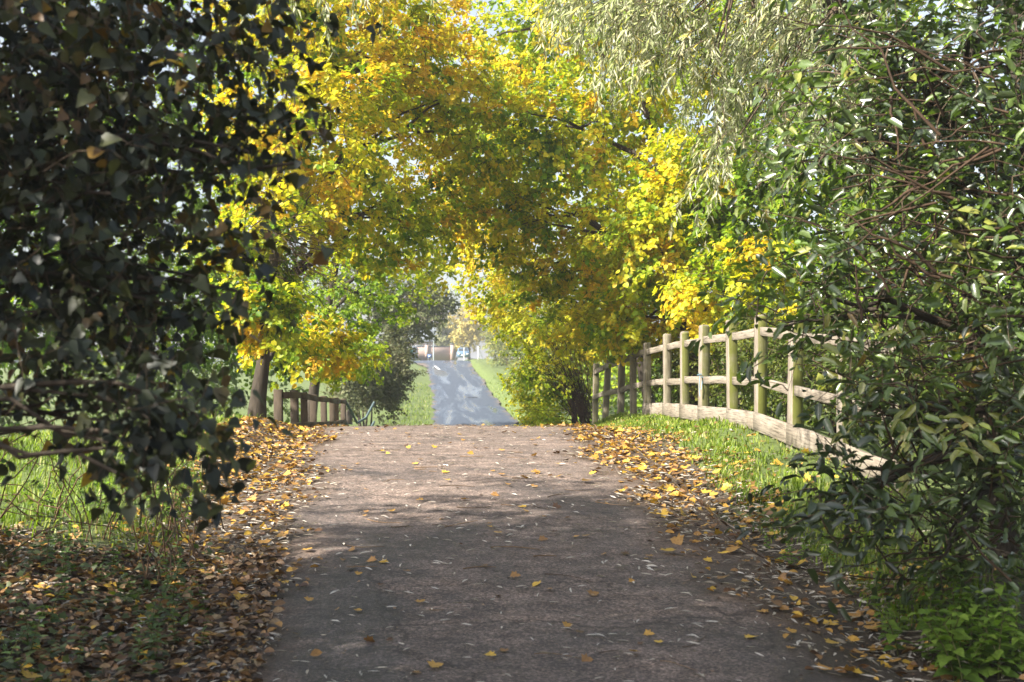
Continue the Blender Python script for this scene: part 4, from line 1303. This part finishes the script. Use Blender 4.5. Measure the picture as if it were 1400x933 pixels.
# lamp post, signs
p0 = np.array([(592.8 - 590) / 1700 * 151, 151, gz_(151)])
root = empty('lamp_post', p0, 'slim grey lamp post before the brick wall', 'lamp post')
g = Geo(); tube(g, [(0, 0, -.2), (0, 0, 1.2)], [.09, .09], 8); tube(g, [(0, 0, 1.2), (0, 0, 4.9), (.1, -.2, 5.2), (.15, -.6, 5.3)], [.065, .05, .045, .04], 8); g.build('pole', M_metal, root)
g = Geo(); box(g, (.15, -.8, 5.3), .22, .5, .1); g.build('lamp_head', M_metal, root)
M_blue = solid_mat('blue_sign', (.05, .12, .38), (.07, .16, .45), 6, .5, 0)
p0 = np.array([(587.6 - 590) / 1700 * 150.5, 150.5, gz_(150.5)])
root = empty('road_sign', p0, 'small blue sign board on short posts in front of the brick wall', 'sign')
g = Geo(); box(g, (0, 0, .45), .5, .03, .42); g.build('panel', M_blue, root)
g = Geo(); box(g, (0.02, -.018, .5), .34, .004, .05); box(g, (-.05, -.018, .38), .24, .004, .05); g.build('lettering', M_white, root)
for sx_ in (-.18, .18):
    g = Geo(); tube(g, [(sx_, .03, -.1), (sx_, .03, .6)], .03, 6); g.build('leg', M_metal, root)
p0 = np.array([(562 - 590) / 1700 * 140, 140, gz_(140)])
root = empty('street_sign', p0, 'pale teal sign post beside the hedge at the junction', 'sign')
M_teal = solid_mat('teal_sign', (.12, .35, .38), (.2, .45, .48), 6, .5, 0)
g = Geo(); tube(g, [(0, 0, -.1), (0, 0, 1.7)], .05, 8); g.build('pole', M_metal, root)
g = Geo(); box(g, (0, -.06, 1.3), .5, .03, .7); g.build('panel', M_teal, root)
p0 = np.array([(634.5 - 590) / 1700 * 149.5, 149.5, gz_(149.5)])
root = empty('marker_post', p0, 'pale thin post standing in front of the blue car', 'post')
g = Geo(); tube(g, [(0, 0, -.1), (0, 0, 1.5)], .05, 8); g.build('pole', M_white, root)
g = Geo(); tube(g, [(0, 0, 1.5), (0, 0, 1.55)], [.065, .02], 8); g.build('cap', M_white, root)
p0 = np.array([(654 - 590) / 1700 * 146, 146, gz_(146)])
root = empty('gate_post', p0, 'white timber gate post with brace at the end of the right hedge', 'post')
g = Geo(); box(g, (0, 0, .8), .18, .18, 1.9); g.build('post', M_white, root)
g = Geo(); tube(g, [(.02, 0, 1.6), (.6, .3, .2)], .05, 6); g.build('brace', M_white, root)
# blue grey car parked across the junction
c0 = np.array([(633 - 590) / 1700 * 153, 153, gz_(153)])
root = empty('parked_car', c0, 'small blue grey car parked beyond the junction, seen end on', 'car')
M_car = solid_mat('car_paint', (.10, .17, .26), (.12, .20, .30), 2, .3, 0, spec=.5)
sec = [(-2.0, .55, .85, .35), (-1.9, .72, .95, .3), (-.9, .80, 1.0, .28), (.9, .80, 1.0, .28), (1.9, .72, .95, .3), (2.0, .6, .85, .35)]
g = Geo(); V = []
for yy, hw_, tp, bt_ in sec:
    V += [(-hw_, yy, bt_), (hw_, yy, bt_), (hw_, yy, tp - .12), (hw_ - .1, yy, tp), (-hw_ + .1, yy, tp), (-hw_, yy, tp - .12)]
F = [(i * 6 + j, i * 6 + (j + 1) % 6, (i + 1) * 6 + (j + 1) % 6, (i + 1) * 6 + j)[::-1] for i in range(5) for j in range(6)] + [tuple(range(6)), tuple(range(30, 36))[::-1]]
g.add(V, F); g.build('body', M_car, root)
g = Geo(); V = [(-.72, -1.3, .98), (.72, -1.3, .98), (.72, 1.4, .98), (-.72, 1.4, .98), (-.55, -.6, 1.46), (.55, -.6, 1.46), (.55, .8, 1.46), (-.55, .8, 1.46)]
g.add(V, [(0, 1, 5, 4), (1, 2, 6, 5), (2, 3, 7, 6), (3, 0, 4, 7), (4, 5, 6, 7)]); cabin = g.build('cabin', M_car, root)
g = Geo(); g.add([(-.6, -1.225, 1.04), (.6, -1.225, 1.04), (.5, -.71, 1.395), (-.5, -.71, 1.395)], [(0, 1, 2, 3)]); g.build('window', M_pane, cabin)
for sx_ in (-1, 1):
    g = Geo(); box(g, (sx_ * .5, -2.0, .68), .28, .06, .14); g.build('headlight', M_white, root)
    for yy in (-1.25, 1.25):
        g = Geo(); tube(g, [(sx_ * .8 - .1 * sx_, yy, .3), (sx_ * .8 + .06 * sx_, yy, .3)], .3, 14); g.build('wheel', M_slate, root)
g = Geo(); box(g, (0, -2.01, .5), .5, .03, .12); g.build('number_plate', M_white, root)

# road markings, manhole cover, puddle
for (u_, Y0, Y1, dx) in [(598, 128, 136, -.45)]:
    g = Geo(); xx = (u_ - 590) / 1700 * Y0 + .2
    V = []
    for t in np.linspace(0, 1, 5):
        yy = Y0 + (Y1 - Y0) * t
        V += [(xx - .09 + dx * t, yy, gz_(yy) + .0265), (xx + .09 + dx * t, yy, gz_(yy) + .0265)]
    g.add(V, [(2 * i, 2 * i + 1, 2 * i + 3, 2 * i + 2) for i in range(4)])
    tag(g.build('road_marking', M_white), kind='structure')
xx, yy = (645 - 590) / 1700 * 96, 96
root = empty('manhole_cover', (xx, yy, gz_(yy) + .02), 'dark iron manhole cover set in the wet road', 'manhole cover')
M_iron = solid_mat('rough_iron', (.008, .008, .009), (.02, .019, .018), 12, .95, .1, spec=.05)
g = Geo(); tube(g, [(0, 0, -.03), (0, 0, .012)], .42, 18); g.build('lid', M_iron, root)
g = Geo(); tube(g, [(0, 0, -.03), (0, 0, .008)], .5, 18); g.build('rim', M_iron, root)

# ------------------------------------------------------------------ thin autumn haze
hz_g = Geo()
zlo, zhi = -2.9, 15.5
V = [(x_, y_, z_) for z_ in (zlo, zhi) for x_, y_ in ((-1900, -60), (1900, -60), (1900, 2700), (-1900, 2700))]
hz_g.add(V, [(3, 2, 1, 0), (4, 5, 6, 7), (0, 1, 5, 4), (1, 2, 6, 5), (2, 3, 7, 6), (3, 0, 4, 7)])
hm, n, l, b = new_mat('haze')
n.remove(b)
pv = n.new('ShaderNodeVolumePrincipled')
pv.inputs['Color'].default_value = (.93, .95, 1, 1)
pv.inputs['Density'].default_value = .0010
pv.inputs['Anisotropy'].default_value = .3
l.new(pv.outputs[0], n['Material Output'].inputs['Volume'])
tag(hz_g.build('haze', hm), 'thin pale autumn haze over the lane and far road', 'haze', kind='stuff')
